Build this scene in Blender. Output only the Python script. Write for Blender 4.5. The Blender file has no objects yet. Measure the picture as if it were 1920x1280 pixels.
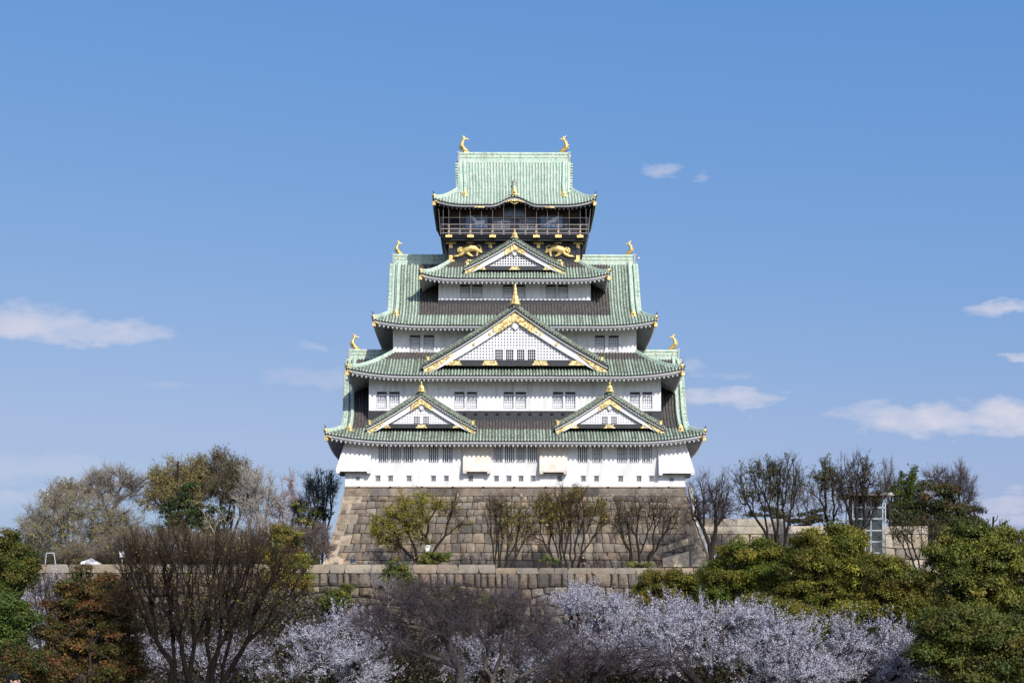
import bpy, math, random
import numpy as np
from mathutils import Vector
S = bpy.context.scene
COL = S.collection
R = math.radians
PI = math.pi
# ------------------------------------------------------------------ camera, sky, sun
F = 2880.0                     # focal length in photo pixels (1920 wide)
HZ = 1210.0                    # row of the horizon
cam = bpy.data.cameras.new('camera')
cam.lens = 36 * F / 1920
cam.sensor_width = 36
cam.shift_x = 0
cam.shift_y = (HZ - 640) / 1920
cam.clip_end = 20000
cam.clip_start = 0.5
co = bpy.data.objects.new('camera', cam)
COL.objects.link(co)
co.location = (0, 0, 0)
co.rotation_euler = (R(90), 0, 0)
S.camera = co
S.view_settings.view_transform = 'Standard'
S.view_settings.look = 'None'
S.view_settings.exposure = 0.0
S.view_settings.gamma = 1
SUN_AZ, SUN_EL = 27.0, 36.0    # degrees to the right of straight behind the camera
sv = Vector((math.sin(R(SUN_AZ)) * math.cos(R(SUN_EL)), -math.cos(R(SUN_AZ)) * math.cos(R(SUN_EL)), math.sin(R(SUN_EL))))
sl = bpy.data.lights.new('sun', 'SUN')
sl.energy = 4.35
sl.angle = R(0.5)
sl.color = (1, 0.955, 0.88)
so = bpy.data.objects.new('sun', sl)
COL.objects.link(so)
so.location = (60, -60, 120)
so.rotation_euler = sv.to_track_quat('Z', 'Y').to_euler()

W = bpy.data.worlds.new('World')
S.world = W
W.use_nodes = True
wn, wl = W.node_tree.nodes, W.node_tree.links
wn.clear()
def wmath(op, a, b=None, c=None, clamp=False):
    n = wn.new('ShaderNodeMath'); n.operation = op; n.use_clamp = clamp
    for i, v in enumerate((a, b, c)):
        if v is None: continue
        if isinstance(v, (int, float)): n.inputs[i].default_value = v
        else: wl.new(v, n.inputs[i])
    return n.outputs[0]
sky = wn.new('ShaderNodeTexSky')
sky.sky_type = 'NISHITA'
sky.sun_disc = False
sky.sun_elevation = R(SUN_EL)
sky.sun_rotation = R(180 - SUN_AZ)
sky.altitude = 0
sky.air_density = 1.0
sky.dust_density = 2.0
sky.ozone_density = 3.0
tc = wn.new('ShaderNodeTexCoord')
sx = wn.new('ShaderNodeSeparateXYZ')
wl.new(tc.outputs['Generated'], sx.inputs[0])
yy = wmath('MAXIMUM', sx.outputs[1], 0.02)
u = wmath('DIVIDE', sx.outputs[0], yy)
v = wmath('DIVIDE', sx.outputs[2], yy)
cx = wn.new('ShaderNodeCombineXYZ')
wl.new(u, cx.inputs[0]); wl.new(wmath('MULTIPLY', v, 2.2), cx.inputs[1])
nz = wn.new('ShaderNodeTexNoise'); nz.inputs['Scale'].default_value = 34; nz.inputs['Detail'].default_value = 9
nz.inputs['Roughness'].default_value = 0.6
wl.new(cx.outputs[0], nz.inputs['Vector'])
nz2 = wn.new('ShaderNodeTexNoise'); nz2.inputs['Scale'].default_value = 11; nz2.inputs['Detail'].default_value = 4
wl.new(cx.outputs[0], nz2.inputs['Vector'])
nn = wmath('ADD', wmath('MULTIPLY', wmath('SUBTRACT', nz.outputs[0], 0.5), 2.4), wmath('MULTIPLY', wmath('SUBTRACT', nz2.outputs[0], 0.5), 1.2))
#          px    py    rx   ry   density
dn1 = wn.new('ShaderNodeTexNoise'); dn1.inputs['Scale'].default_value = 26; dn1.inputs['Detail'].default_value = 3; wl.new(cx.outputs[0], dn1.inputs['Vector'])
dn2 = wn.new('ShaderNodeTexNoise'); dn2.inputs['Scale'].default_value = 80; dn2.inputs['Detail'].default_value = 5; wl.new(cx.outputs[0], dn2.inputs['Vector'])
ds1 = wn.new('ShaderNodeSeparateColor'); wl.new(dn1.outputs['Color'], ds1.inputs[0]); ds2 = wn.new('ShaderNodeSeparateColor'); wl.new(dn2.outputs['Color'], ds2.inputs[0])
u = wmath('ADD', u, wmath('ADD', wmath('MULTIPLY', wmath('SUBTRACT', ds1.outputs[0], .5), .05), wmath('MULTIPLY', wmath('SUBTRACT', ds2.outputs[0], .5), .016)))
v = wmath('ADD', v, wmath('ADD', wmath('MULTIPLY', wmath('SUBTRACT', ds1.outputs[1], .5), .018), wmath('MULTIPLY', wmath('SUBTRACT', ds2.outputs[1], .5), .011)))
CLOUDS = [(30, 608, 160, 44, .85), (190, 628, 140, 26, .75), (1735, 790, 185, 38, 1), (1650, 775, 80, 34, .95), (1870, 782, 120, 40, 1),
          (1355, 749, 105, 21, .85), (1420, 745, 50, 17, .6), (1895, 583, 70, 20, .9), (1240, 318, 38, 18, .6), (1325, 329, 28, 12, .35),
          (592, 653, 28, 12, .4), (600, 712, 120, 24, .33), (330, 720, 40, 12, .2), (1915, 674, 30, 12, .7), (1290, 690, 36, 18, .35), (1380, 703, 50, 10, .22),
          (60, 880, 200, 30, .35), (230, 905, 120, 22, .35), (60, 930, 120, 20, .4), (1890, 945, 75, 16, .6), (1860, 970, 120, 18, .5), (1910, 920, 40, 10, .5), (760, 990, 400, 30, .1)]
tot = None
for (px, py, rx, ry, den) in CLOUDS:
    u0, v0, a, b = (px - 960) / F, (HZ - py) / F, rx / F, ry / F
    du = wmath('DIVIDE', wmath('SUBTRACT', u, u0), a)
    dv = wmath('DIVIDE', wmath('SUBTRACT', v, v0), b)
    # flatter underside: distances below the middle count more
    dv = wmath('MULTIPLY', dv, wmath('ADD', 1.0, wmath('MULTIPLY', wmath('LESS_THAN', dv, 0.0), 0.35)))
    r2 = wmath('ADD', wmath('MULTIPLY', du, du), wmath('MULTIPLY', dv, dv))
    m = wmath('ADD', wmath('SUBTRACT', 1.2, r2), nn)
    m = wmath('MULTIPLY', wmath('MULTIPLY', m, 0.7, clamp=True), wmath('MULTIPLY', wmath('SUBTRACT', 2.4, r2), .8, clamp=True))
    m = wmath('MULTIPLY', m, den)
    tot = m if tot is None else wmath('MAXIMUM', tot, m)
tot = wmath('MULTIPLY', tot, wmath('GREATER_THAN', sx.outputs[1], 0.05))
tot = wmath('MULTIPLY', tot, 0.88)
mixs = wn.new('ShaderNodeMix'); mixs.data_type = 'RGBA'
# sky colour balance; overhead and behind the camera a separate tint sets shade fill
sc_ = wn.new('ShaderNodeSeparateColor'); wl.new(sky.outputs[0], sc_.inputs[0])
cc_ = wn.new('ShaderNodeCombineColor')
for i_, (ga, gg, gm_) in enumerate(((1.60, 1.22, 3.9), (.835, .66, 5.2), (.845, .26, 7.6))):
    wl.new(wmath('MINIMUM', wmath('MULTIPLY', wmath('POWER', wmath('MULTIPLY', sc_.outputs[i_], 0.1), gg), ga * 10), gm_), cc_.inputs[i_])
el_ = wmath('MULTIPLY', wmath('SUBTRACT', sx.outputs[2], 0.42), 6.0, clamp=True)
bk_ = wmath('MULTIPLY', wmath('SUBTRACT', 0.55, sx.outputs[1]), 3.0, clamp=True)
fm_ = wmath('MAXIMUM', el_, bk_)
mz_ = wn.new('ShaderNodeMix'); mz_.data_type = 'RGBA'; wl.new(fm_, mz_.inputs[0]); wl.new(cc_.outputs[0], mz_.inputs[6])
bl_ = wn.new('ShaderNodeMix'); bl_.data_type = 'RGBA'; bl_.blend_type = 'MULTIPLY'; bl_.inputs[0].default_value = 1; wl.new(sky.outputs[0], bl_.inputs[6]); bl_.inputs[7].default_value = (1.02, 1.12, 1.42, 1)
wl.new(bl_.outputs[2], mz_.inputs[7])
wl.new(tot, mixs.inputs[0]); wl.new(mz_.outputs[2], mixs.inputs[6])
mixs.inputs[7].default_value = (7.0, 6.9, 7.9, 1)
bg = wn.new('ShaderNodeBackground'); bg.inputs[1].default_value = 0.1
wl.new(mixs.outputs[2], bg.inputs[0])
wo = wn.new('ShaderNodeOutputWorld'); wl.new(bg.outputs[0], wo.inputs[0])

# ------------------------------------------------------------------ materials
def mat(name, col, rough=0.8, metal=0.0, var=0.0, vscale=3.0, bump=0.0, bscale=20.0, col2=None, attr=False, transl=0.0, spec=0.3, stretch=(1, 1, 1), thr=None, sharp=0.15):
    m = bpy.data.materials.new(name); m.use_nodes = True
    n, l = m.node_tree.nodes, m.node_tree.links
    b = n['Principled BSDF']
    b.inputs['Roughness'].default_value = rough; b.inputs['Metallic'].default_value = metal
    b.inputs['Specular IOR Level'].default_value = spec
    col = tuple(col) + (1,)
    src = None
    tcn = n.new('ShaderNodeTexCoord'); mp = n.new('ShaderNodeMapping'); mp.inputs['Scale'].default_value = stretch
    l.new(tcn.outputs['Object'], mp.inputs[0])
    if attr:
        a = n.new('ShaderNodeAttribute'); a.attribute_name = 'Col'
        mx = n.new('ShaderNodeMix'); mx.data_type = 'RGBA'; mx.blend_type = 'MULTIPLY'; mx.inputs[0].default_value = 1
        mx.inputs[6].default_value = col; l.new(a.outputs['Color'], mx.inputs[7]); src = mx.outputs[2]
    if var > 0 or col2:
        t = n.new('ShaderNodeTexNoise'); t.inputs['Scale'].default_value = vscale; t.inputs['Detail'].default_value = 8; t.inputs['Roughness'].default_value = 0.65
        l.new(mp.outputs[0], t.inputs['Vector'])
        cr = n.new('ShaderNodeMapRange')
        th = 0.5 if thr is None else thr
        cr.inputs[1].default_value = th - sharp; cr.inputs[2].default_value = th + sharp
        l.new(t.outputs[0], cr.inputs[0])
        mx = n.new('ShaderNodeMix'); mx.data_type = 'RGBA'; l.new(cr.outputs[0], mx.inputs[0])
        c2 = tuple(col2) + (1,) if col2 else tuple(x * (1 - var) for x in col[:3]) + (1,)
        if src is None:
            mx.inputs[6].default_value = c2 if not col2 else col
            mx.inputs[7].default_value = col if not col2 else c2
        else:
            l.new(src, mx.inputs[6])
            m2 = n.new('ShaderNodeMix'); m2.data_type = 'RGBA'; m2.blend_type = 'MULTIPLY'; m2.inputs[0].default_value = 1
            l.new(src, m2.inputs[6]); m2.inputs[7].default_value = (1 - var, 1 - var, 1 - var, 1) if not col2 else c2
            l.new(m2.outputs[2], mx.inputs[7])
        src = mx.outputs[2]
    if src is not None: l.new(src, b.inputs['Base Color'])
    else: b.inputs['Base Color'].default_value = col
    if bump > 0:
        t = n.new('ShaderNodeTexNoise'); t.inputs['Scale'].default_value = bscale; t.inputs['Detail'].default_value = 6
        l.new(mp.outputs[0], t.inputs['Vector'])
        bp = n.new('ShaderNodeBump'); bp.inputs['Strength'].default_value = bump; bp.inputs['Distance'].default_value = 0.1
        l.new(t.outputs[0], bp.inputs['Height']); l.new(bp.outputs[0], b.inputs['Normal'])
    if transl > 0:
        tr = n.new('ShaderNodeBsdfTranslucent'); ms = n.new('ShaderNodeMixShader'); ms.inputs[0].default_value = transl
        if src is not None: l.new(src, tr.inputs[0])
        else: tr.inputs[0].default_value = col
        l.new(b.outputs[0], ms.inputs[1]); l.new(tr.outputs[0], ms.inputs[2])
        l.new(ms.outputs[0], n['Material Output'].inputs[0])
    return m

def copper_mat():
    """verdigris sheet-copper tiles; attribute Col: red = brown unweathered copper, green = amount of grime"""
    m = bpy.data.materials.new('verdigris_copper'); m.use_nodes = True
    n, l = m.node_tree.nodes, m.node_tree.links
    b = n['Principled BSDF']; b.inputs['Roughness'].default_value = 0.62; b.inputs['Specular IOR Level'].default_value = 0.35
    tcn = n.new('ShaderNodeTexCoord')
    def noise(scale, st, det=6, ro=0.6):
        mp = n.new('ShaderNodeMapping'); mp.inputs['Scale'].default_value = st; l.new(tcn.outputs['Object'], mp.inputs[0])
        t = n.new('ShaderNodeTexNoise'); t.inputs['Scale'].default_value = scale; t.inputs['Detail'].default_value = det; t.inputs['Roughness'].default_value = ro
        l.new(mp.outputs[0], t.inputs['Vector']); return t.outputs[0]
    def rng(x, a, c):
        r_ = n.new('ShaderNodeMapRange'); r_.inputs[1].default_value = a; r_.inputs[2].default_value = c; l.new(x, r_.inputs[0]); return r_.outputs[0]
    def mix(f, a, c, mode='MIX'):
        mx = n.new('ShaderNodeMix'); mx.data_type = 'RGBA'; mx.blend_type = mode
        for i, v_ in ((0, f), (6, a), (7, c)):
            if isinstance(v_, (int, float)): mx.inputs[i].default_value = v_
            elif isinstance(v_, tuple): mx.inputs[i].default_value = v_ + (1,)
            else: l.new(v_, mx.inputs[i])
        return mx.outputs[2]
    at = n.new('ShaderNodeAttribute'); at.attribute_name = 'Col'
    sp = n.new('ShaderNodeSeparateColor'); l.new(at.outputs['Color'], sp.inputs[0])
    c = mix(rng(noise(0.9, (1, 1, 1)), .35, .65), (.50, .66, .54), (.66, .745, .635))
    c2_ = mix(rng(noise(2.6, (3, .5, .5)), .40, .62), (.46, .53, .39), (.32, .48, .41))
    c = mix(rng(noise(1.7, (3, .35, .35)), .48, .66), c, c2_)
    c = mix(sp.outputs[1], c, mix(.55, c, c2_))
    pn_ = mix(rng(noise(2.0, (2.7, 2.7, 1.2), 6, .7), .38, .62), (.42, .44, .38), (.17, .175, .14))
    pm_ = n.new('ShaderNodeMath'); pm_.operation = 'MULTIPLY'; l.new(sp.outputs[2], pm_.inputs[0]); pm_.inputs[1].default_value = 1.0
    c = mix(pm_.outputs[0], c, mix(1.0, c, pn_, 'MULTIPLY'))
    # grime specks, more where the green channel is high
    g = n.new('ShaderNodeMath'); g.operation = 'ADD'; l.new(noise(2.2, (3.0, 1.6, 1.6), 8, .75), g.inputs[0])
    gm = n.new('ShaderNodeMath'); gm.operation = 'MULTIPLY'; l.new(sp.outputs[1], gm.inputs[0]); gm.inputs[1].default_value = 0.17
    l.new(gm.outputs[0], g.inputs[1])
    c = mix(rng(g.outputs[0], .58, .70), c, (.125, .13, .095))
    c = mix(rng(noise(.55, (2.2, .5, .5), 5, .6), .56, .74), c, mix(1.0, c, (.62, .64, .60), 'MULTIPLY'))
    # brown bare copper in the rain shadow
    bm = n.new('ShaderNodeMath'); bm.operation = 'ADD'; l.new(sp.outputs[0], bm.inputs[0])
    bn = n.new('ShaderNodeMath'); bn.operation = 'MULTIPLY'; bn.inputs[1].default_value = 0.7; l.new(noise(1.5, (2.5, .6, .6), 5), bn.inputs[0]); l.new(bn.outputs[0], bm.inputs[1])
    c = mix(rng(bm.outputs[0], .78, 1.0), c, mix(rng(noise(3.0, (3, .4, .4)), .4, .7), (.070, .060, .055), (.155, .148, .135)))
    # joints between the sheets along the slope
    wv = n.new('ShaderNodeTexWave'); wv.bands_direction = 'Y'; wv.inputs['Scale'].default_value = 1.15; wv.inputs['Distortion'].default_value = 1.2; wv.inputs['Detail Scale'].default_value = 3
    l.new(tcn.outputs['Object'], wv.inputs['Vector'])
    c = mix(rng(wv.outputs[1], .93, 1.0), c, mix(1.0, c, (.45, .45, .42), 'MULTIPLY'))
    l.new(c, b.inputs['Base Color'])
    bp = n.new('ShaderNodeBump'); bp.inputs['Strength'].default_value = .5; bp.inputs['Distance'].default_value = .05
    l.new(wv.outputs[1], bp.inputs['Height']); l.new(bp.outputs[0], b.inputs['Normal'])
    return m

M = {}
M['copper'] = copper_mat()
M['plaster'] = mat('white_plaster', (.80, .80, .795), .85, col2=(.50, .49, .465), vscale=.6, stretch=(2.6, 2.6, .4), thr=.62, sharp=.16, bump=.12, bscale=3)
M['plaster_warm'] = mat('aged_plaster', (.74, .69, .61), .85, col2=(.56, .47, .38), vscale=.6, stretch=(1, 1, 1.2), thr=.6, sharp=.14)
M['trim'] = mat('painted_trim', (.43, .43, .44), .8, var=.18, vscale=2)  # also paints shade onto eave boards and lattice backing
M['black'] = mat('black_lacquer', (.012, .012, .014), .35, var=.3, vscale=3, spec=.5)
M['blackwood'] = mat('black_boards', (.03, .031, .036), .5, var=.4, vscale=2, spec=.5)
M['brownwood'] = mat('brown_wood', (.09, .055, .035), .6, var=.5, vscale=1.5)
M['gold'] = mat('gold_leaf', (.80, .58, .22), .4, metal=.55, var=.25, vscale=3, bump=.5, bscale=9)
M['goldwork'] = mat('gold_filigree', (.84, .68, .34), .5, metal=.35, col2=(.36, .25, .09), vscale=4.2, thr=.52, sharp=.03, bump=.9, bscale=6)
M['glass'] = mat('window_glass', (.10, .115, .135), .18, var=.3, vscale=.8, spec=.6)
M['glass_light'] = mat('window_glass_pale', (.46, .50, .56), .3, var=.25, vscale=.8, spec=.6)
M['dark'] = mat('dark_interior', (.012, .012, .013), .8)
M['blue'] = mat('blue_glazed_panel', (.09, .16, .27), .25, var=.25, vscale=.7, spec=.6)
M['stone'] = mat('granite_block', (.272, .232, .192), .9, var=.5, vscale=1.1, bump=.55, bscale=6, attr=True)
M['stone_low'] = mat('rough_granite', (.25, .212, .172), .92, var=.5, vscale=2.2, bump=.7, bscale=5, attr=True)
M['stone_pale'] = mat('pale_granite', (.52, .45, .355), .9, var=.3, vscale=1.5, bump=.5, bscale=6, attr=True)
M['mortar'] = mat('dark_joint', (.055, .046, .038), .95, var=.4, vscale=4)
M['sand'] = mat('pale_joint_plaster', (.42, .36, .28), .95, var=.3, vscale=2)
M['steel'] = mat('painted_steel', (.50, .53, .55), .4, metal=.3)
M['net'] = mat('net_wire', (.42, .38, .36), .5, metal=.2)
M['rail'] = mat('rail_metal', (.33, .29, .28), .5, metal=.2, var=.2, vscale=2)
M['white'] = mat('white_paint', (.8, .8, .8), .5)

# ------------------------------------------------------------------ mesh helpers
class MB:
    def __init__(s): s.v = []; s.f = {3: [], 4: []}; s.m = {3: [], 4: []}; s.c = []; s.n = 0
    def add(s, v, f, mi=0, col=(1, 1, 1)):
        v = np.asarray(v, float).reshape(-1, 3); f = np.asarray(f, int)
        if len(v) == 0 or len(f) == 0: return
        k = f.shape[1]
        s.v.append(v); s.f[k].append(f + s.n); s.m[k].append(np.full(len(f), mi) if np.isscalar(mi) else np.asarray(mi))
        c = np.asarray(col, float)
        if c.ndim == 1: c = np.tile(c, (len(v), 1))
        s.c.append(c); s.n += len(v)
    def box(s, x0, x1, y0, y1, z0, z1, mi=0, col=(1, 1, 1)):
        v = [(x, y, z) for z in (z0, z1) for y in (y0, y1) for x in (x0, x1)]
        s.add(v, [(0, 2, 3, 1), (4, 5, 7, 6), (0, 1, 5, 4), (2, 6, 7, 3), (0, 4, 6, 2), (1, 3, 7, 5)], mi, col)
    def hexa(s, v, mi=0, col=(1, 1, 1)):
        s.add(v, [(0, 2, 3, 1), (4, 5, 7, 6), (0, 1, 5, 4), (2, 6, 7, 3), (0, 4, 6, 2), (1, 3, 7, 5)], mi, col)
    def grid(s, P, mi=0, col=(1, 1, 1), closed=False):
        P = np.asarray(P, float); a, b = P.shape[:2]
        i = np.arange(a * b).reshape(a, b)
        if closed: i = np.concatenate([i, i[:, :1]], 1)
        f = np.stack([i[:-1, :-1], i[:-1, 1:], i[1:, 1:], i[1:, :-1]], -1).reshape(-1, 4)
        c = np.asarray(col, float)
        if c.ndim == 3: c = c.reshape(-1, 3)
        s.add(P.reshape(-1, 3), f, mi, c)
    def tube(s, pts, rad, k=8, mi=0, col=(1, 1, 1), flat=1.0, up=None, caps=True):
        pts = np.asarray(pts, float); n = len(pts)
        rad = np.full(n, rad) if np.isscalar(rad) else np.asarray(rad, float)
        t = np.gradient(pts, axis=0); t /= np.linalg.norm(t, axis=1, keepdims=True) + 1e-9
        ref = np.array(up if up is not None else (0, 1, 0), float)
        a = np.cross(t, ref); bad = np.linalg.norm(a, axis=1) < 0.1
        a[bad] = np.cross(t[bad], (1, 0.1, 0.2)); a /= np.linalg.norm(a, axis=1, keepdims=True)
        b = np.cross(a, t)
        th = np.arange(k) * 2 * PI / k
        P = pts[:, None] + rad[:, None, None] * (np.cos(th)[None, :, None] * a[:, None] + flat * np.sin(th)[None, :, None] * b[:, None])
        s.grid(P, mi, col, closed=True)
        if caps:
            for e, q in ((0, P[0]), (-1, P[-1])):
                v = np.concatenate([q, pts[e][None]])
                s.add(v, [(i, (i + 1) % k, k) for i in range(k)], mi, col)
    def sweep(s, path, prof, mi=0, col=(1, 1, 1), side=None, caps=True):
        """prof: closed loop (a,b): a along side vector, b straight up; path: Nx3"""
        path = np.asarray(path, float); n = len(path); prof = np.asarray(prof, float)
        t = np.gradient(path, axis=0); t[:, 2] = 0; t /= np.linalg.norm(t, axis=1, keepdims=True) + 1e-9
        sd = np.stack([-t[:, 1], t[:, 0], 0 * t[:, 0]], -1) if side is None else np.tile(np.asarray(side, float), (n, 1))
        P = path[:, None] + prof[None, :, 0, None] * sd[:, None] + prof[None, :, 1, None] * np.array([0, 0, 1.0])
        s.grid(P, mi, col, closed=True)
        if caps:
            k = len(prof)
            for q in (P[0], P[-1]):
                v = np.concatenate([q, q.mean(0)[None]])
                s.add(v, [(i, (i + 1) % k, k) for i in range(k)], mi, col)
    def ball(s, c, r, mi=0, k=10, col=(1, 1, 1)):
        c = np.asarray(c, float); r = np.asarray(r, float) * np.ones(3)
        ph = np.linspace(0, PI, k // 2 + 2); th = np.arange(k) * 2 * PI / k
        P = np.stack([np.sin(ph)[:, None] * np.cos(th)[None], np.sin(ph)[:, None] * np.sin(th)[None], np.cos(ph)[:, None] + 0 * th[None]], -1) * r + c
        s.grid(P, mi, col, closed=True)
    def build(s, name, mats, parent=None, smooth=False, label=None):
        v = np.concatenate(s.v) if s.v else np.zeros((0, 3)); me = bpy.data.meshes.new(name)
        f3 = np.concatenate(s.f[3]) if s.f[3] else np.zeros((0, 3), int); f4 = np.concatenate(s.f[4]) if s.f[4] else np.zeros((0, 4), int)
        m3 = np.concatenate(s.m[3]) if s.m[3] else np.zeros(0, int); m4 = np.concatenate(s.m[4]) if s.m[4] else np.zeros(0, int)
        me.vertices.add(len(v)); me.vertices.foreach_set('co', v.astype(np.float32).ravel())
        nl = f3.size + f4.size; me.loops.add(nl)
        me.loops.foreach_set('vertex_index', np.concatenate([f3.ravel(), f4.ravel()]).astype(np.int32))
        npoly = len(f3) + len(f4); me.polygons.add(npoly)
        st = np.concatenate([np.arange(len(f3)) * 3, f3.size + np.arange(len(f4)) * 4]).astype(np.int32)
        me.polygons.foreach_set('loop_start', st)
        me.polygons.foreach_set('material_index', np.concatenate([m3, m4]).astype(np.int32))
        me.polygons.foreach_set('use_smooth', np.full(npoly, smooth))
        c = np.concatenate(s.c) if s.c else np.zeros((0, 3))
        if len(c) and not np.all(c == 1):
            a = me.color_attributes.new('Col', 'FLOAT_COLOR', 'POINT')
            a.data.foreach_set('color', np.concatenate([c, np.ones((len(c), 1))], 1).astype(np.float32).ravel())
        me.update(calc_edges=True)
        for m_ in (mats if isinstance(mats, (list, tuple)) else [mats]): me.materials.append(M[m_] if isinstance(m_, str) else m_)
        o = bpy.data.objects.new(name, me); COL.objects.link(o)
        if parent is not None: o.parent = parent
        if label: o['label'] = label
        return o

def tag(o, label=None, cat=None, group=None, kind=None):
    if label: o['label'] = label
    if cat: o['category'] = cat
    if group: o['group'] = group
    if kind: o['kind'] = kind
    return o
def empty(name, loc, rz=0.0):
    o = bpy.data.objects.new(name, None); COL.objects.link(o); o.location = loc; o.rotation_euler = (0, 0, rz)
    o.empty_display_size = .5
    return o
def at(px, py, Y): return np.array([(px - 960) * Y / F, Y, (HZ - py) * Y / F])
# ------------------------------------------------------------------ the castle keep
CXP = 965.0; CY = 197.0
XC = (963.75 - 960) * 197 / F
keep = empty('castle_keep', (XC, CY, 0), R(.45))
tag(keep, 'tall white five-tier castle keep with green copper roofs and gold ornaments', 'castle')
def lx(px, Y): return (px - CXP) * Y / F          # photo column -> local x at depth Y
def lz(py, Y): return (HZ - py) * Y / F
rnd = random.Random(5)
def sstep(a, b, x): 
    t = np.clip((np.asarray(x, float) - a) / (b - a), 0, 1); return t * t * (3 - 2 * t)

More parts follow.
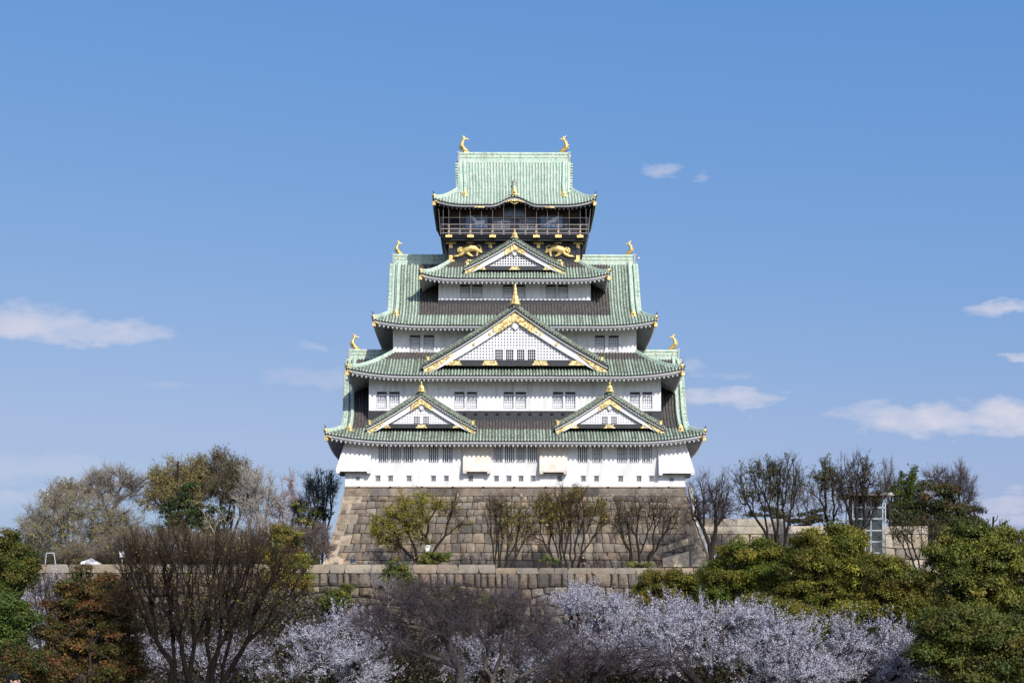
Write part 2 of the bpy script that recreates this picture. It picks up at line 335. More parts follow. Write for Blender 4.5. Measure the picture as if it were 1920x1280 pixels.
class Roof:
    def __init__(s, ax, ay, ze, H, ix=None, iy=None, gx0=None, gx1=None, k=None, c=.25, L=.9, kara=0, brown=None, grime=.3, rib=.37):
        s.ax, s.ay, s.ze, s.H, s.ix, s.iy, s.gx0, s.gx1, s.c, s.L, s.kara, s.brown, s.grime, s.rib = ax, ay, ze, H, ix, iy, gx0, gx1, c, L, kara, brown, grime, rib
        s.D = ay if ix is None else ay - iy
        s.k = k if k else (ay - iy) / (ax - ix)
    def prof(s, d):
        t = d / s.D; return s.H * ((1 - s.c) * t + s.c * t * t)
    def extra(s, x, y):
        u_, v_ = np.abs(x) / s.ax, np.abs(y) / s.ay
        du = s.ax - np.abs(x); dv = s.ay - np.abs(y)
        e = s.L * (np.clip(1 - du / (s.ax * .42), 0, 1) ** 2.4) * (np.clip(1 - dv / (s.ay * .55), 0, 1) ** 2.4)
        if s.kara:
            ka = s.kara * np.where(np.abs(x) < 2.9, .5 * (1 + np.cos(PI * np.clip(x, -2.9, 2.9) / 2.9)), 0) * np.clip(1 - dv / 4.2, 0, 1) ** 1.3
            e = e + ka
        return e
    def lean(s, d): return 1 if s.gx1 is None else 1 + (s.gx1 / s.gx0 - 1) * sstep(2.5, s.D, d)
    def P(s, face, a, d):
        """a along the eave, d inward distance measured in 'front' units"""
        a = np.asarray(a, float); d = np.asarray(d, float)
        if face in 'FB':
            y = s.ay - d; x = a; z = s.ze + s.prof(d) + s.extra(x, y)
            x = x * s.lean(d)
            return np.stack([x + 0 * d, (-y if face == 'F' else y) + 0 * a, z], -1)
        x = s.ax - d / s.k; y = a; z = s.ze + s.prof(d) + s.extra(x, y)
        return np.stack([(x if face == 'R' else -x) + 0 * a, y + 0 * d, z], -1)
    def dmax(s, face, a):
        a = abs(a)
        if face in 'FB':
            if s.ix is None: return s.D if a <= s.gx0 else max(0, s.k * (s.ax - a))
            return s.D if a <= s.ix else max(0, s.k * (s.ax - a))
        if s.ix is None: return max(0, min(s.k * (s.ax - s.gx0 + .7), s.ay - a))
        return s.D if a <= s.iy else max(0, s.ay - a)
    def build(s, parent, eave_mats, wall_x, wall_y, gold='gold'):
        o = MB()
        for face in 'FBLR':
            half = s.ax if face in 'FB' else s.ay
            n = int(half * 2 / s.rib); w = 2 * half / n
            offs = np.array([-.5, -.33, -.29, -.16, 0, .16, .29, .33, .5]) * w
            hh = np.array([0, 0, .09, .15, .17, .15, .09, 0, 0])
            if face == 'B': offs = offs[[0, 2, 4, 6, 8]]; hh = hh[[0, 2, 4, 6, 8]]
            for i in range(n):
                a0 = -half + (i + .5) * w; dm = s.dmax(face, a0)
                if dm < .12: continue
                ks = max(2, int(dm / (.6 if face != 'B' else 1.5)) + 1)
                d = np.linspace(-.05, dm, ks)
                A, Dd = np.meshgrid(a0 + offs, d)
                P = s.P(face, A, Dd); P[..., 2] += hh[None] * 1.0
                br = np.zeros(A.shape)
                if s.brown is not None and face in 'FB': br = s.brown(np.abs(A), Dd)
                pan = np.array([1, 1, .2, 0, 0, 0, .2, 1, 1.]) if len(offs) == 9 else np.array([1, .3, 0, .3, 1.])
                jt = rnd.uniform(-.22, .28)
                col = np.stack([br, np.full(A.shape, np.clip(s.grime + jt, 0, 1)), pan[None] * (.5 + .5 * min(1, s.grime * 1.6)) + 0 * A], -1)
                if face in 'BL': P = P[:, ::-1]; col = col[:, ::-1]
                o.grid(P, 0, col)
                # round end tile at the eave
                c0 = s.P(face, a0, -.05); ax_ = {'F': (0, -1, 0), 'B': (0, 1, 0), 'L': (-1, 0, 0), 'R': (1, 0, 0)}[face]
                if face != 'B':
                    c0 = c0 + np.array([0, 0, .05]); o.tube([c0, c0 + np.array(ax_) * .05], .105, 6, 0, (.0, .2, 0))
        roof = o.build('roof', 'copper', parent)
        # eave: lip painted dark as shade under the tiles, boards, rafter ends, soffit
        e = MB()
        for face in 'FBLR':
            half = s.ax if face in 'FB' else s.ay
            a = np.linspace(-half, half, 61)
            def line(d, dz):
                aa = a * (half - d / (1 if face in 'LR' else s.k)) / half if True else a
                p = s.P(face, np.clip(aa, -half, half), d + 0 * a)
                if face in 'FB': p[:, 0] = aa
                p[:, 2] += dz; return p
            rows = [line(-.03, 0), line(-.02, -.09), line(.10, -.09), line(.10, -.13)]
            e.grid(np.array(rows), 2)
            e.grid(np.array([line(.10, -.13), line(.10, -.42), line(.2, -.42)]), 0)
            e.grid(np.array([line(.2, -.42), line(.2, -.60), line(.36, -.60), line(.36, -.66)]), 1)
            wd = (s.ay - wall_y) if face in 'FB' else (s.ax - wall_x) * s.k
            rr = []
            for q in np.linspace(0, 1, 6):
                dd = .34 + (wd - .34) * q
                rr.append(line(dd, -.66 - .06 * q))
            e.grid(np.array(rr), 3)
            nr = int(half * 2 / .52)
            ax_ = np.array({'F': (1, 0, 0), 'B': (1, 0, 0), 'L': (0, 1, 0), 'R': (0, 1, 0)}[face], float)
            for i in range(nr):
                a0 = -half + (i + .5) * 2 * half / nr
                lim = (half - abs(a0)) * (1 if face in 'LR' else s.k)
                d1 = min(wd * .98, max(lim, .45)); 
                if face == 'B': continue
                p0 = s.P(face, a0, .22); p1 = s.P(face, a0, d1)
                vv = []
                for zz in (-.84, -.62):
                    for pp in (p0, p1):
                        for sg in (-.085, .085):
                            q_ = pp + ax_ * sg; vv.append((q_[0], q_[1], q_[2] + zz))
                e.hexa(vv, 4)
        e.build('eave', eave_mats, roof)
        # hip ridges with gold end tiles and upturned tips
        for sx_ in (-1, 1):
            for sy_ in (-1, 1):
                dm = s.dmax('F', s.ix if s.ix else s.gx0 + .001)
                d = np.linspace(-.02, dm, 14)
                x = (s.ax - d / s.k); y = s.ay - d
                z = s.ze + s.prof(d) + s.extra(x, y)
                pth = np.stack([sx_ * x, sy_ * y, z], -1)[1:]
                h = MB()
                pr = [(-.2, -.05), (-.2, .16), (-.14, .2), (-.14, .34), (-.08, .44), (.08, .44), (.14, .34), (.14, .2), (.2, .16), (.2, -.05)]
                up = pth.copy(); up[0, 2] += .03
                h.sweep(up, pr, 0, (0, .15, 0))
                h.build('hip_ridge', 'copper', roof)
                if sy_ < 0:
                    g = MB(); t0 = pth[0] + (pth[0] - pth[1]) * .35
                    # ornamental end tile: shield body, side curls, horn tip
                    g.tube([t0 + np.array([0, 0, -.08]), t0 + np.array([0, 0, .28]), t0 + np.array([0, 0, .50])], [.24, .22, .1], 8, 0, flat=.55)
                    g.ball(t0 + np.array([0, -.12, .2]), .11, 0, 8)
                    hp = np.array([pth[0] + np.array([0, 0, .4]), t0 + np.array([sx_ * .02, 0, .55]), t0 + np.array([sx_ * .1, -.05, .75]), t0 + np.array([sx_ * .12, -.05, .95])])
                    g.tube(hp, [.07, .07, .05, .015], 6, 1)
                    g.build('ridge_end_tile', [gold, 'blackwood'], roof)
                    cg = MB(); c_ = s.P('F', sx_ * (s.ax - .12), .12)
                    cg.box(c_[0] - .18, c_[0] + .18, c_[1] - .04, c_[1] + .4, c_[2] - .9, c_[2] - .45, 0)
                    cg.tube([c_ + np.array([-sx_ * .15, -.06, -.36]), c_ + np.array([-sx_ * .6, 0, -.62])], [.16, .04], 6, 0)
                    cg.build('corner_fitting', gold, roof)
                    hn = MB(); c_ = s.P('F', sx_ * s.ax, 0)
                    hn.tube([c_ + np.array([-sx_ * .25, .25, .05]), c_ + np.array([0, 0, .1]), c_ + np.array([sx_ * .16, -.12, .32])], [.13, .1, .02], 6)
                    hn.build('eave_horn', 'blackwood', roof)
        return roof

def ridge_and_verge(rf, roof, fish_h, cap=True):
    """main ridge, descending ridges, verge tiles, end gables of a hip-and-gable roof"""
    zt = rf.ze + rf.H; g = rf.gx1
    r = MB()
    L_ = g - .35
    prof = [(-.30, -.25), (-.30, .35), (-.36, .38), (-.36, .47), (-.26, .50), (-.26, .82), (-.34, .85), (-.34, .94), (-.2, 1.12), (.2, 1.12), (.34, .94), (.34, .85), (.26, .82), (.26, .50), (.36, .47), (.36, .38), (.30, .35), (.30, -.25)]
    r.sweep([(-L_, 0, zt), (0, 0, zt), (L_, 0, zt)], prof, 0, (0, .3, 0))
    for sx_ in (-1, 1):
        r.box(sx_ * (L_ + .03) - .12, sx_ * (L_ + .03) + .12, -.42, .42, zt - .3, zt + 1.1, 1)
        r.tube([(sx_ * (L_ - .1), 0, zt + 1.12), (sx_ * (L_ + .28), 0, zt + 1.12)], .16, 8, 0, (0, .2, 0))
    n = int(L_ / 2.2)
    for i in range(-n, n + 1):
        if i != 0: r.tube([(i * 2.2 + .6, -.28, zt + .66), (i * 2.2 + .6, -.34, zt + .66)], .10, 8, 2)
    r.build('main_ridge', ['copper', 'trim', 'gold'], roof)
    for sx_ in (-1, 1):
        # descending ridges front and back
        for face in 'FB':
            sg = -1 if face == 'F' else 1
            d = np.linspace(2.0 if rf.D > 9 else 1.75, rf.D - .2, 12)
            p = rf.P(face, sx_ * (rf.gx0 - 1.0), d)
            m = MB(); m.sweep(p, [(-.22, -.02), (-.22, .2), (-.17, .24), (-.17, .42), (-.1, .52), (.1, .52), (.17, .42), (.17, .24), (.22, .2), (.22, -.02)], 0, (0, .12, 0), side=(1, 0, 0))
            m.build('descending_ridge', 'copper', roof)
            if face == 'F':
                q = p[0] + np.array([0, -.1, 0]); gm = MB()
                gm.tube([q + np.array([0, 0, 0]), q + np.array([0, 0, .38]), q + np.array([0, 0, .62]), q + np.array([0, 0, .9])], [.36, .33, .2, .03], 8, 0, flat=.45)
                gm.tube([q + np.array([-.42, 0, .02]), q + np.array([0, -.02, .12]), q + np.array([.42, 0, .02])], [.06, .14, .06], 6)
                gm.ball(q + np.array([0, -.17, .3]), .14, 1, 8)
                gm.build('ridge_end_tile', ['gold', 'goldwork'], roof)
            # verge: rows of short cross tiles and two long round tiles
            vm = MB(); d = np.arange(k_ := 2.3, rf.D - .1, .40)
            for dd in d:
                c0 = rf.P(face, sx_ * rf.gx0, dd)
                vm.tube([c0 + np.array([-sx_ * .35, 0, .06]), c0 + np.array([sx_ * .12, 0, .03])], .15, 7, 0, (0, .1, 0))
            d = np.linspace(2.2, rf.D, 14)
            vm.tube(rf.P(face, sx_ * (rf.gx0 - .42), d) + np.array([0, 0, .16]), .13, 7, 0, (0, .1, 0))
            vm.sweep(rf.P(face, sx_ * (rf.gx0 - .02), d), [(-.06, -.55), (-.06, -.06), (.06, -.06), (.06, -.55)], 1, side=(1, 0, 0))
            vm.build('verge', ['copper', 'blackwood'], roof)
        # end gable wall with lattice face and gold pendant (seen edge-on)
        gw = MB(); yb = rf.ay - 2.4; ys = np.linspace(-yb, yb, 25); top = rf.ze + rf.prof(rf.ay - np.abs(ys)) - .1
        x_ = sx_ * (rf.gx0 - .75); zb = rf.ze + rf.prof(2.0)
        gw.grid(np.array([[(x_, y, zb) for y in ys], [(x_, y, max(zb, t)) for y, t in zip(ys, top)]]), 0)
        for z_ in np.arange(zb + .4, zt - 1, .5):
            w_ = np.interp(z_, top[:13], -ys[:13]); w_ = max(.1, w_ - .5); gw.box(x_ - .04 + sx_ * .06, x_ + .04 + sx_ * .06, -w_, w_, z_, z_ + .12, 0)
        gw.build('end_gable', 'plaster', roof)
        if fish_h: fish(roof, (sx_ * (L_ - .45), 0, zt + 1.1), -sx_, fish_h)

def fish(parent, c, inward, h):
    m = MB(); k = h / 2.35; f_ = inward
    sp = np.array([(.85, 0, .16), (.62, 0, .24), (.30, 0, .36), (.0, 0, .62), (-.14, 0, 1.0), (-.05, 0, 1.38), (.14, 0, 1.68), (.24, 0, 1.85)], float)
    rd = np.array([.06, .2, .33, .37, .30, .22, .15, .1])
    def T(p): p = np.asarray(p, float).reshape(-1, 3) * k; p[:, 0] *= f_; return p + np.array(c)
    m.tube(T(sp), rd * k, 10, 0, up=(0, 1, 0), flat=.85)
    # tail flukes
    for tip, mid, w in (((-.12, 0, 2.38), (.10, 0, 2.1), .12), ((.26, 0, 2.3), (.26, 0, 2.08), .10), ((.86, 0, 1.78), (.55, 0, 1.88), .12)):
        m.tube(T([(.2, 0, 1.78), mid, tip]), np.array([.11, w, .015]) * k, 6, 0, flat=.5)
    # back fins, belly spines, pectoral fins, brows, jaw
    for (x, z) in ((-.36, .62), (-.42, .98), (-.26, 1.36), (-.06, 1.66)):
        m.tube(T([(x + .2, 0, z - .03), (x, 0, z + .06), (x - .1, 0, z + .18)]), np.array([.11, .08, .015]) * k, 5, 0, flat=.5)
    for sy in (-1, 1):
        m.tube(T([(.1, sy * .28, .55), (-.05, sy * .52, .72), (-.1, sy * .62, .95)]), np.array([.12, .1, .015]) * k, 6, 0, flat=.5)
        m.ball(T([(.5, sy * .16, .42)])[0], .075 * k, 0, 6)
    m.tube(T([(.25, 0, .1), (.6, 0, .05), (.95, 0, .1)]), np.array([.22, .17, .05]) * k, 8, 0)
    m.build('fish_ornament', 'gold', parent, smooth=True)

# --- roofs (sizes from the photo at the depth of each eave)
Y1, Y2, Y3, Y4, Y5 = 180.0, 183.0, 186.8, 189.1, 191.5
R1 = Roof(22.05, 19.0, lz(825, 178), 0, gx0=20.4, gx1=21.4, k=1.5, c=.22, L=.86, grime=.8, brown=lambda a, d: sstep(2.0, 3.3, d) * (a < 19.6) * .9)
R1.H = lz(672, 197) - R1.ze
R2 = Roof(19.9, 16.3, lz(702, 180.7), 0, ix=14.8, iy=10.2, c=.2, L=.82, grime=.75, brown=lambda a, d: sstep(3.6, 5.0, d) * .95)
R2.H = lz(662, 186.8) - R2.ze
R3 = Roof(17.05, 12.7, lz(608, 184.3), 0, gx0=15.4, gx1=15.75, k=1.5, c=.24, L=.66, grime=.55, brown=lambda a, d: sstep(1.9, 2.6, d) * (a < 11.7))
R3.H = lz(494, 197) - R3.ze
R4 = Roof(11.6, 10.1, lz(520, 186.9), 0, ix=8.0, iy=5.5, c=.2, L=.64, grime=.6, brown=lambda a, d: sstep(2.4, 3.6, d) * .9)
R4.H = lz(492, 191.5) - R4.ze
R5 = Roof(10.05, 7.5, lz(382, 189.5), 0, gx0=7.16, gx1=7.39, k=1.0, c=.26, L=.76, kara=.95, grime=.12)
R5.H = lz(303, 197) - R5.ze
wmats = ['eave_shade_grey', 'trim', 'blackwood', 'plaster', 'eave_shade_grey']
M['eave_shade_grey'] = mat('eave_shade_grey', (.50, .50, .51), .8, var=.2, vscale=1.5)  # white eave boards and rafter ends greyed for shade under the tiles
r1 = R1.build(keep, wmats, 19.94, 17.0); ridge_and_verge(R1, r1, 2.1)
r2 = R2.build(keep, wmats, 17.4, 14.0)
r3 = R3.build(keep, wmats, 14.8, 10.2); ridge_and_verge(R3, r3, 1.85)
r4 = R4.build(keep, wmats, 9.36, 7.9)
r5 = R5.build(keep, ['trim', 'black', 'blackwood', 'black', 'black'], 8.0, 5.2); ridge_and_verge(R5, r5, 2.25)
# the undulating eave's small ridge and gold crest on the top roof
m = MB(); d = np.linspace(.1, 3.0, 6); p = R5.P('F', 0 * d, d)
m.sweep(p, [(-.3, -.02), (-.26, .3), (-.12, .5), (.12, .5), (.26, .3), (.3, -.02)], 0, (0, .3, 0), side=(1, 0, 0))
m.tube([p[-1] + np.array([0, 0, .1]), p[-1] + np.array([0, .1, .9]), p[-1] + np.array([0, .1, 1.2])], [.3, .28, .05], 8, 0, (0, 1, 0), flat=.6)
m.build('eave_crest_ridge', 'copper', r5)
m = MB(); q = p[0] + np.array([0, -.15, .1])
m.tube([q, q + np.array([0, 0, .4]), q + np.array([0, 0, .65]), q + np.array([0, 0, 1.0])], [.4, .34, .2, .03], 8, 0, flat=.45)
m.tube([q + np.array([-.5, 0, .02]), q + np.array([0, -.02, .12]), q + np.array([.5, 0, .02])], [.06, .14, .06], 6); m.ball(q + np.array([0, -.2, .3]), .15, 0, 8)
m.build('ridge_end_tile', 'gold', r5)
m = MB(); q = R5.P('F', 0, 0)
for i in range(-4, 5): m.ball((i * .27, q[1] + .02, q[2] - .52 - .012 * i * i), (.16, .06, .13 + .03 * math.cos(i)), 0, 6)
m.tube([(-.5, q[1], q[2] - .75), (0, q[1], q[2] - .98), (.5, q[1], q[2] - .75)], [.03, .1, .03], 6)
m.build('crest_fitting', 'goldwork', r5)
for sx_ in (-1, 1):
    m = MB(); q = R5.P('F', sx_ * 4.35, 0)
    for i in range(-2, 3): m.ball((sx_ * 4.35 + i * .24, q[1] + .02, q[2] - .42), (.15, .06, .12), 0, 6)
    m.build('crest_fitting', 'goldwork', r5)

# --- walls with window openings
def wall(name, x, y, z0, z1, holes, mats=('plaster', 'dark'), depth=.28, bands=(), parent=keep):
    """four-sided wall; holes in the front face: (x0,x1,z0,z1)"""
    m = MB(); xs = sorted({-x, x, *[h[0] for h in holes], *[h[1] for h in holes]}); zs = sorted({z0, z1, *[h[2] for h in holes], *[h[3] for h in holes]})
    for i in range(len(xs) - 1):
        for j in range(len(zs) - 1):
            xm, zm = (xs[i] + xs[i + 1]) / 2, (zs[j] + zs[j + 1]) / 2
            if any(h[0] < xm < h[1] and h[2] < zm < h[3] for h in holes): continue
            m.add([(xs[i], -y, zs[j]), (xs[i + 1], -y, zs[j]), (xs[i + 1], -y, zs[j + 1]), (xs[i], -y, zs[j + 1])], [(0, 1, 2, 3)])
    for h in holes:
        a, b, c, d = h; yy_ = -y + depth
        m.add([(a, -y, c), (b, -y, c), (b, -y, d), (a, -y, d), (a, yy_, c), (b, yy_, c), (b, yy_, d), (a, yy_, d)], [(0, 4, 5, 1), (1, 5, 6, 2), (2, 6, 7, 3), (3, 7, 4, 0)])
    m.add([(-x, -y, z0), (-x, y, z0), (-x, y, z1), (-x, -y, z1)], [(0, 3, 2, 1)])
    m.add([(x, -y, z0), (x, y, z0), (x, y, z1), (x, -y, z1)], [(0, 1, 2, 3)])
    m.add([(-x, y, z0), (x, y, z0), (x, y, z1), (-x, y, z1)], [(0, 3, 2, 1)])
    m.add([(-x, -y, z1), (x, -y, z1), (x, y, z1), (-x, y, z1)], [(0, 1, 2, 3)])
    o = m.build(name, list(mats), parent)
    return o
def window(parent, h, y, style, depth=.28):
    a, b, c, d = h; yb = -y + depth - .02; m = MB()
    if style == 'bars':          # thick white vertical bars over dark glass
        m.add([(a, yb, c), (b, yb, c), (b, yb, d), (a, yb, d)], [(0, 1, 2, 3)], 1)
        n = 4; w = (b - a)
        for i in range(n):
            xx = a + w * (i + .62 + .06) / (n + .35); m.box(xx - .045, xx + .045, -y + .05, -y + .16, c, d, 0)
        m.box(a, b, yb - .05, yb - .01, (c + d) / 2 - .03, (c + d) / 2 + .03, 2)
        m.box(a - .05, b + .05, -y - .05, -y + .1, c - .09, c - .003, 3)
    elif style == 'pane':        # pale shutters behind bars (right end of the lowest tier)
        m.add([(a, yb, c), (b, yb, c), (b, yb, d), (a, yb, d)], [(0, 1, 2, 3)], 2)
        for i in range(4):
            xx = a + (b - a) * (i + .68) / 4.35; m.box(xx - .045, xx + .045, -y + .05, -y + .16, c, d, 0)
            xs_ = a + (b - a) * (i + .15) / 4.35
            m.box(xs_, xs_ + .10, yb - .03, yb - .01, c, c + .35, 1)
        for t in (.25, .5, .75): m.box(a, b, yb - .06, yb - .02, c + (d - c) * t - .05, c + (d - c) * t + .02, 1)
        m.box(a - .05, b + .05, -y - .05, -y + .1, c - .09, c - .003, 3)
    elif style == 'lattice':     # fine white grid over grey glass
        m.add([(a, yb, c), (b, yb, c), (b, yb, d), (a, yb, d)], [(0, 1, 2, 3)], 2)
        m.box(a, b, yb - .025, yb - .005, c + .05, c + (d - c) * .35, 0)
        for i in range(1, 5):
            xx = a + (b - a) * i / 5; m.box(xx - .025, xx + .025, -y + .08, -y + .13, c, d, 0)
        for i in range(1, 5):
            zz = c + (d - c) * i / 5; m.box(a, b, -y + .09, -y + .125, zz - .025, zz + .025, 0)
        m.box(a, b, -y + .04, -y + .2, d - .16, d - .003, 4)
        m.box(a - .06, b + .06, -y - .03, -y - .002, c - .06, c - .003, 3); m.box(a - .06, b + .06, -y - .03, -y - .002, d + .003, d + .06, 3)
        m.box(a - .06, a - .003, -y - .03, -y - .002, c, d, 3); m.box(b + .003, b + .06, -y - .03, -y - .002, c, d, 3)
    elif style == 'slot':        # small loophole with bars, hood above
        m.add([(a, yb, c), (b, yb, c), (b, yb, d), (a, yb, d)], [(0, 1, 2, 3)], 1)
        w = b - a
        for t in (.3, .66): m.box(a + w * t - .03, a + w * t + .03, -y + .04, -y + .12, c, d, 3)
        m.box(a - .07, a - .003, -y - .04, -y - .002, c, d, 3); m.box(b + .003, b + .07, -y - .04, -y - .002, c, d, 3)
        m.box(a - .12, b + .12, -y - .09, -y - .002, d + .003, d + .09, 3)
    elif style == 'grid':        # dark panes with white muntins (gables)
        m.add([(a, yb, c), (b, yb, c), (b, yb, d), (a, yb, d)], [(0, 1, 2, 3)], 1)
        for i in range(1, 4): xx = a + (b - a) * i / 4; m.box(xx - .025, xx + .025, yb - .1, yb - .05, c, d, 0)
        for i in range(1, 5): zz = c + (d - c) * i / 5; m.box(a, b, yb - .095, yb - .055, zz - .025, zz + .025, 0)
    return m.build('window', ['white', 'glass', 'glass_light', 'trim', 'dark'], parent)
def px_holes(cols, y0, y1, Y): return [(lx(a, Y), lx(b, Y), lz(y1, Y), lz(y0, Y)) for a, b in cols]

up1 = [(709, 726), (732.5, 750), (755.7, 773.4), (803, 820.3), (829.3, 847), (924.3, 941), (946, 962.5), (967.5, 984), (989, 1006), (1082.5, 1100), (1109.5, 1127), (1156, 1173.6), (1179.6, 1197), (1203, 1221)]
H1 = px_holes(up1, 834.5, 865.5, Y1)
sl1 = [670, 708, 731.5, 766, 812, 836, 881.5, 930, 953.5, 976, 999, 1048, 1093, 1117.5, 1163, 1197.5, 1221, 1258.5]
S1 = [(lx(c - 3.4, Y1), lx(c + 3.4, Y1), lz(902, Y1), lz(892, Y1)) for c in sl1]
S1[0] = (lx(667.3, Y1), lx(672.7, Y1), lz(900.5, Y1), lz(895, Y1)); S1[-1] = (lx(1255.8, Y1), lx(1261.2, Y1), lz(902, Y1), lz(896.5, Y1))
ZB = lz(911.5, Y1)
w1 = wall('tier_wall', 19.94, 17.0, ZB, R1.ze + R1.prof(2.0) - .5, H1 + S1)
for i, h in enumerate(H1): window(w1, h, 17.0, 'pane' if i >= 10 else 'bars')
for h in S1: window(w1, h, 17.0, 'slot')
for sx_ in (0,):
    m = MB(); m.box(-20.05, 20.05, -17.12, -17.002, ZB - .14, ZB - .003, 0)
    for c in (672, 731, 790, 848, 905, 963, 1022, 1081, 1139, 1198, 1253): x_ = lx(c, Y1); m.box(x_ - .12, x_ + .12, -17.2, -17.121, ZB - .12, ZB - .02, 1)
    m.build('sill_beam', ['sand', 'dark'], w1)
# stone-drop bays
def bay(x0, x1, zt, zb, out, corner=0, mt='plaster_warm'):
    m = MB(); y = -17.002
    xo0, xo1 = (x0 - out if corner < 0 else x0), (x1 + out if corner > 0 else x1)
    A = [(x0, y, zt), (x1, y, zt), (xo1, y - out, zb), (xo0, y - out, zb)]
    m.add(A, [(0, 3, 2, 1)])
    m.add([(xo0, y - out, zb), (xo1, y - out, zb), (xo1, y - out, zb - .22), (xo0, y - out, zb - .22)], [(0, 3, 2, 1)])
    if corner <= 0 or True:
        bx0, bx1 = (x0 - out if corner < 0 else x0), (x1 + out if corner > 0 else x1)
        yb_ = y if corner == 0 else y + 4.5
        m.add([(bx0, y - out, zb - .22), (bx1, y - out, zb - .22), (bx1, yb_, zb - .22), (bx0, yb_, zb - .22)], [(0, 1, 2, 3)], 1)
        if corner >= 0: m.add([(x0, y, zt), (xo0, y - out, zb), (xo0, y - out, zb - .22), (x0, y, zb - .22)], [(0, 1, 2, 3)])
        if corner <= 0: m.add([(x1, y, zt), (xo1, y - out, zb), (xo1, y - out, zb - .22), (x1, y, zb - .22)], [(3, 2, 1, 0)])
        if corner < 0: m.add([(x0, y, zt), (x0, yb_, zt), (bx0, yb_, zb - .22), (bx0, y - out, zb - .22)], [(0, 1, 2, 3)])
        if corner > 0: m.add([(x1, y, zt), (x1, yb_, zt), (bx1, yb_, zb - .22), (bx1, y - out, zb - .22)], [(3, 2, 1, 0)])
    for c_ in (xo0 + .22, xo1 - .22): m.box(c_ - .2, c_ + .2, y - out + .03, y - .1, zb - .42, zb - .223, 0)
    m.build('stone_drop_bay', [mt, 'blackwood'], keep)
zt_ = lz(829, Y1)
bay(-19.96, lx(695, Y1), zt_, lz(880, 179), .95, -1, 'plaster'); bay(lx(1233, Y1), 19.96, zt_, lz(883, 179), .95, 1, 'plaster')
bay(lx(867, Y1), lx(919, Y1), zt_, lz(880, 179), .9); bay(lx(1010, Y1), lx(1062, Y1), zt_, lz(881, 179), .9)

c2 = [(707, 724.2), (730, 748), (852, 869.6), (875.3, 893), (944.3, 961.5), (966.5, 985), (1036.5, 1054.5), (1060, 1077.5), (1181, 1199), (1204.5, 1222)]
H2 = px_holes(c2, 735, 764.5, Y2)
w2 = wall('tier_wall', 17.4, 14.0, lz(770, Y2), R2.ze + R2.prof(2.3) - .5, H2)
for h in H2: window(w2, h, 14.0, 'lattice')
m = MB(); m.box(-17.5, 17.5, -13.9, 13.9, lz(800, Y2), lz(770, Y2) - .003); 
for i in range(-12, 13): m.box(i * 1.3 + .3, i * 1.3 + .7, -13.96, -13.9, lz(778, Y2), lz(774, Y2), 1)
m.build('base_boards', ['blackwood', 'dark'], w2)
c3 = [(769, 787), (795, 813), (1116, 1133.3), (1142, 1159.3)]
H3 = px_holes(c3, 629, 658, Y3)
w3 = wall('tier_wall', 14.8, 10.2, lz(661, Y3), R3.ze + R3.prof(2.5) - .5, H3)
for h in H3: window(w3, h, 10.2, 'lattice')
m = MB(); m.box(-14.75, 14.75, -10.12, 10.12, lz(668, Y3), lz(661, Y3) - .003); m.build('base_boards', 'blackwood', w3)
c4 = [(863.4, 880.8), (886, 903.7), (944, 961.2), (966.8, 984), (1024.7, 1042), (1047, 1064.6)]
H4 = px_holes(c4, 534, 558.5, Y4)
w4 = wall('tier_wall', 9.36, 7.9, lz(562.5, Y4), R4.ze + R4.prof(2.2) - .5, H4)
for h in H4: window(w4, h, 7.9, 'lattice')
m = MB(); m.box(-9.45, 9.45, -7.85, 7.85, lz(574, Y4), lz(562.5, Y4) - .003); m.build('base_boards', 'blackwood', w4)

# --- top storey: black lacquer wall, balcony, glazed room
z5b, z5t = lz(493, Y5), lz(444, Y5)
m = MB(); m.box(-8.2, 8.2, -5.5, 5.5, z5b - .4, z5t)
for px in (845, 920, 1010, 1085): m.box(lx(px, Y5) - .25, lx(px, Y5) + .25, -5.62, -5.5 - .002, z5b, z5t - .2)
m.box(-8.3, 8.3, -5.7, -5.62 - .002, lz(459, Y5), lz(450.5, Y5)); m.box(-8.3, 8.3, -5.66, -5.62 - .002, z5b - .1, lz(489, Y5))
w5 = m.build('tier_wall', 'black', keep)
def fit(parent, px, py, shape, s=1.0, y=-5.76):
    g = MB(); x, z = lx(px, Y5), lz(py, Y5)
    if shape == 'sq': g.box(x - .17 * s, x + .17 * s, y - .03, y + .12, z - .15 * s, z + .15 * s); g.ball((x, y - .04, z), (.08, .03, .08), 0, 6)
    if shape == 'bow':
        g.box(x - .3, x + .3, y, y + .1, z - .16, z + .16)
        for q in (-1, 1): g.hexa([(x + q * .3, y, z - .1), (x + q * .62, y, z - .2), (x + q * .3, y + .08, z - .1), (x + q * .62, y + .08, z - .2), (x + q * .3, y, z + .1), (x + q * .62, y, z + .2), (x + q * .3, y + .08, z + .1), (x + q * .62, y + .08, z + .2)])
        g.box(x - .2, x + .2, y + .02, y + .14, z - .62, z - .16)
    if shape == 'oval':
        for q in (-.28, 0, .28): g.ball((x + q, y, z), (.18, .06, .14), 0, 8)
    if shape == 'foot':
        g.box(x - .22, x + .22, y, y + .12, z - .1, z + .5); g.box(x - .45, x + .45, y - .02, y + .1, z - .32, z - .1)
    g.build('gold_fitting', 'gold', parent)
for px in (845, 863.5, 882, 901, 920, 942, 987, 1010, 1028.5, 1047, 1065.5, 1084): fit(w5, px, 450.5, 'sq', y=-5.85)
for px in (846, 920, 1010, 1084): fit(w5, px, 456, 'bow')
for px in (882, 1047): fit(w5, px, 455.5, 'oval'); fit(w5, px, 489.5, 'oval', y=-5.7)
for px in (846, 1084): fit(w5, px, 487, 'foot')
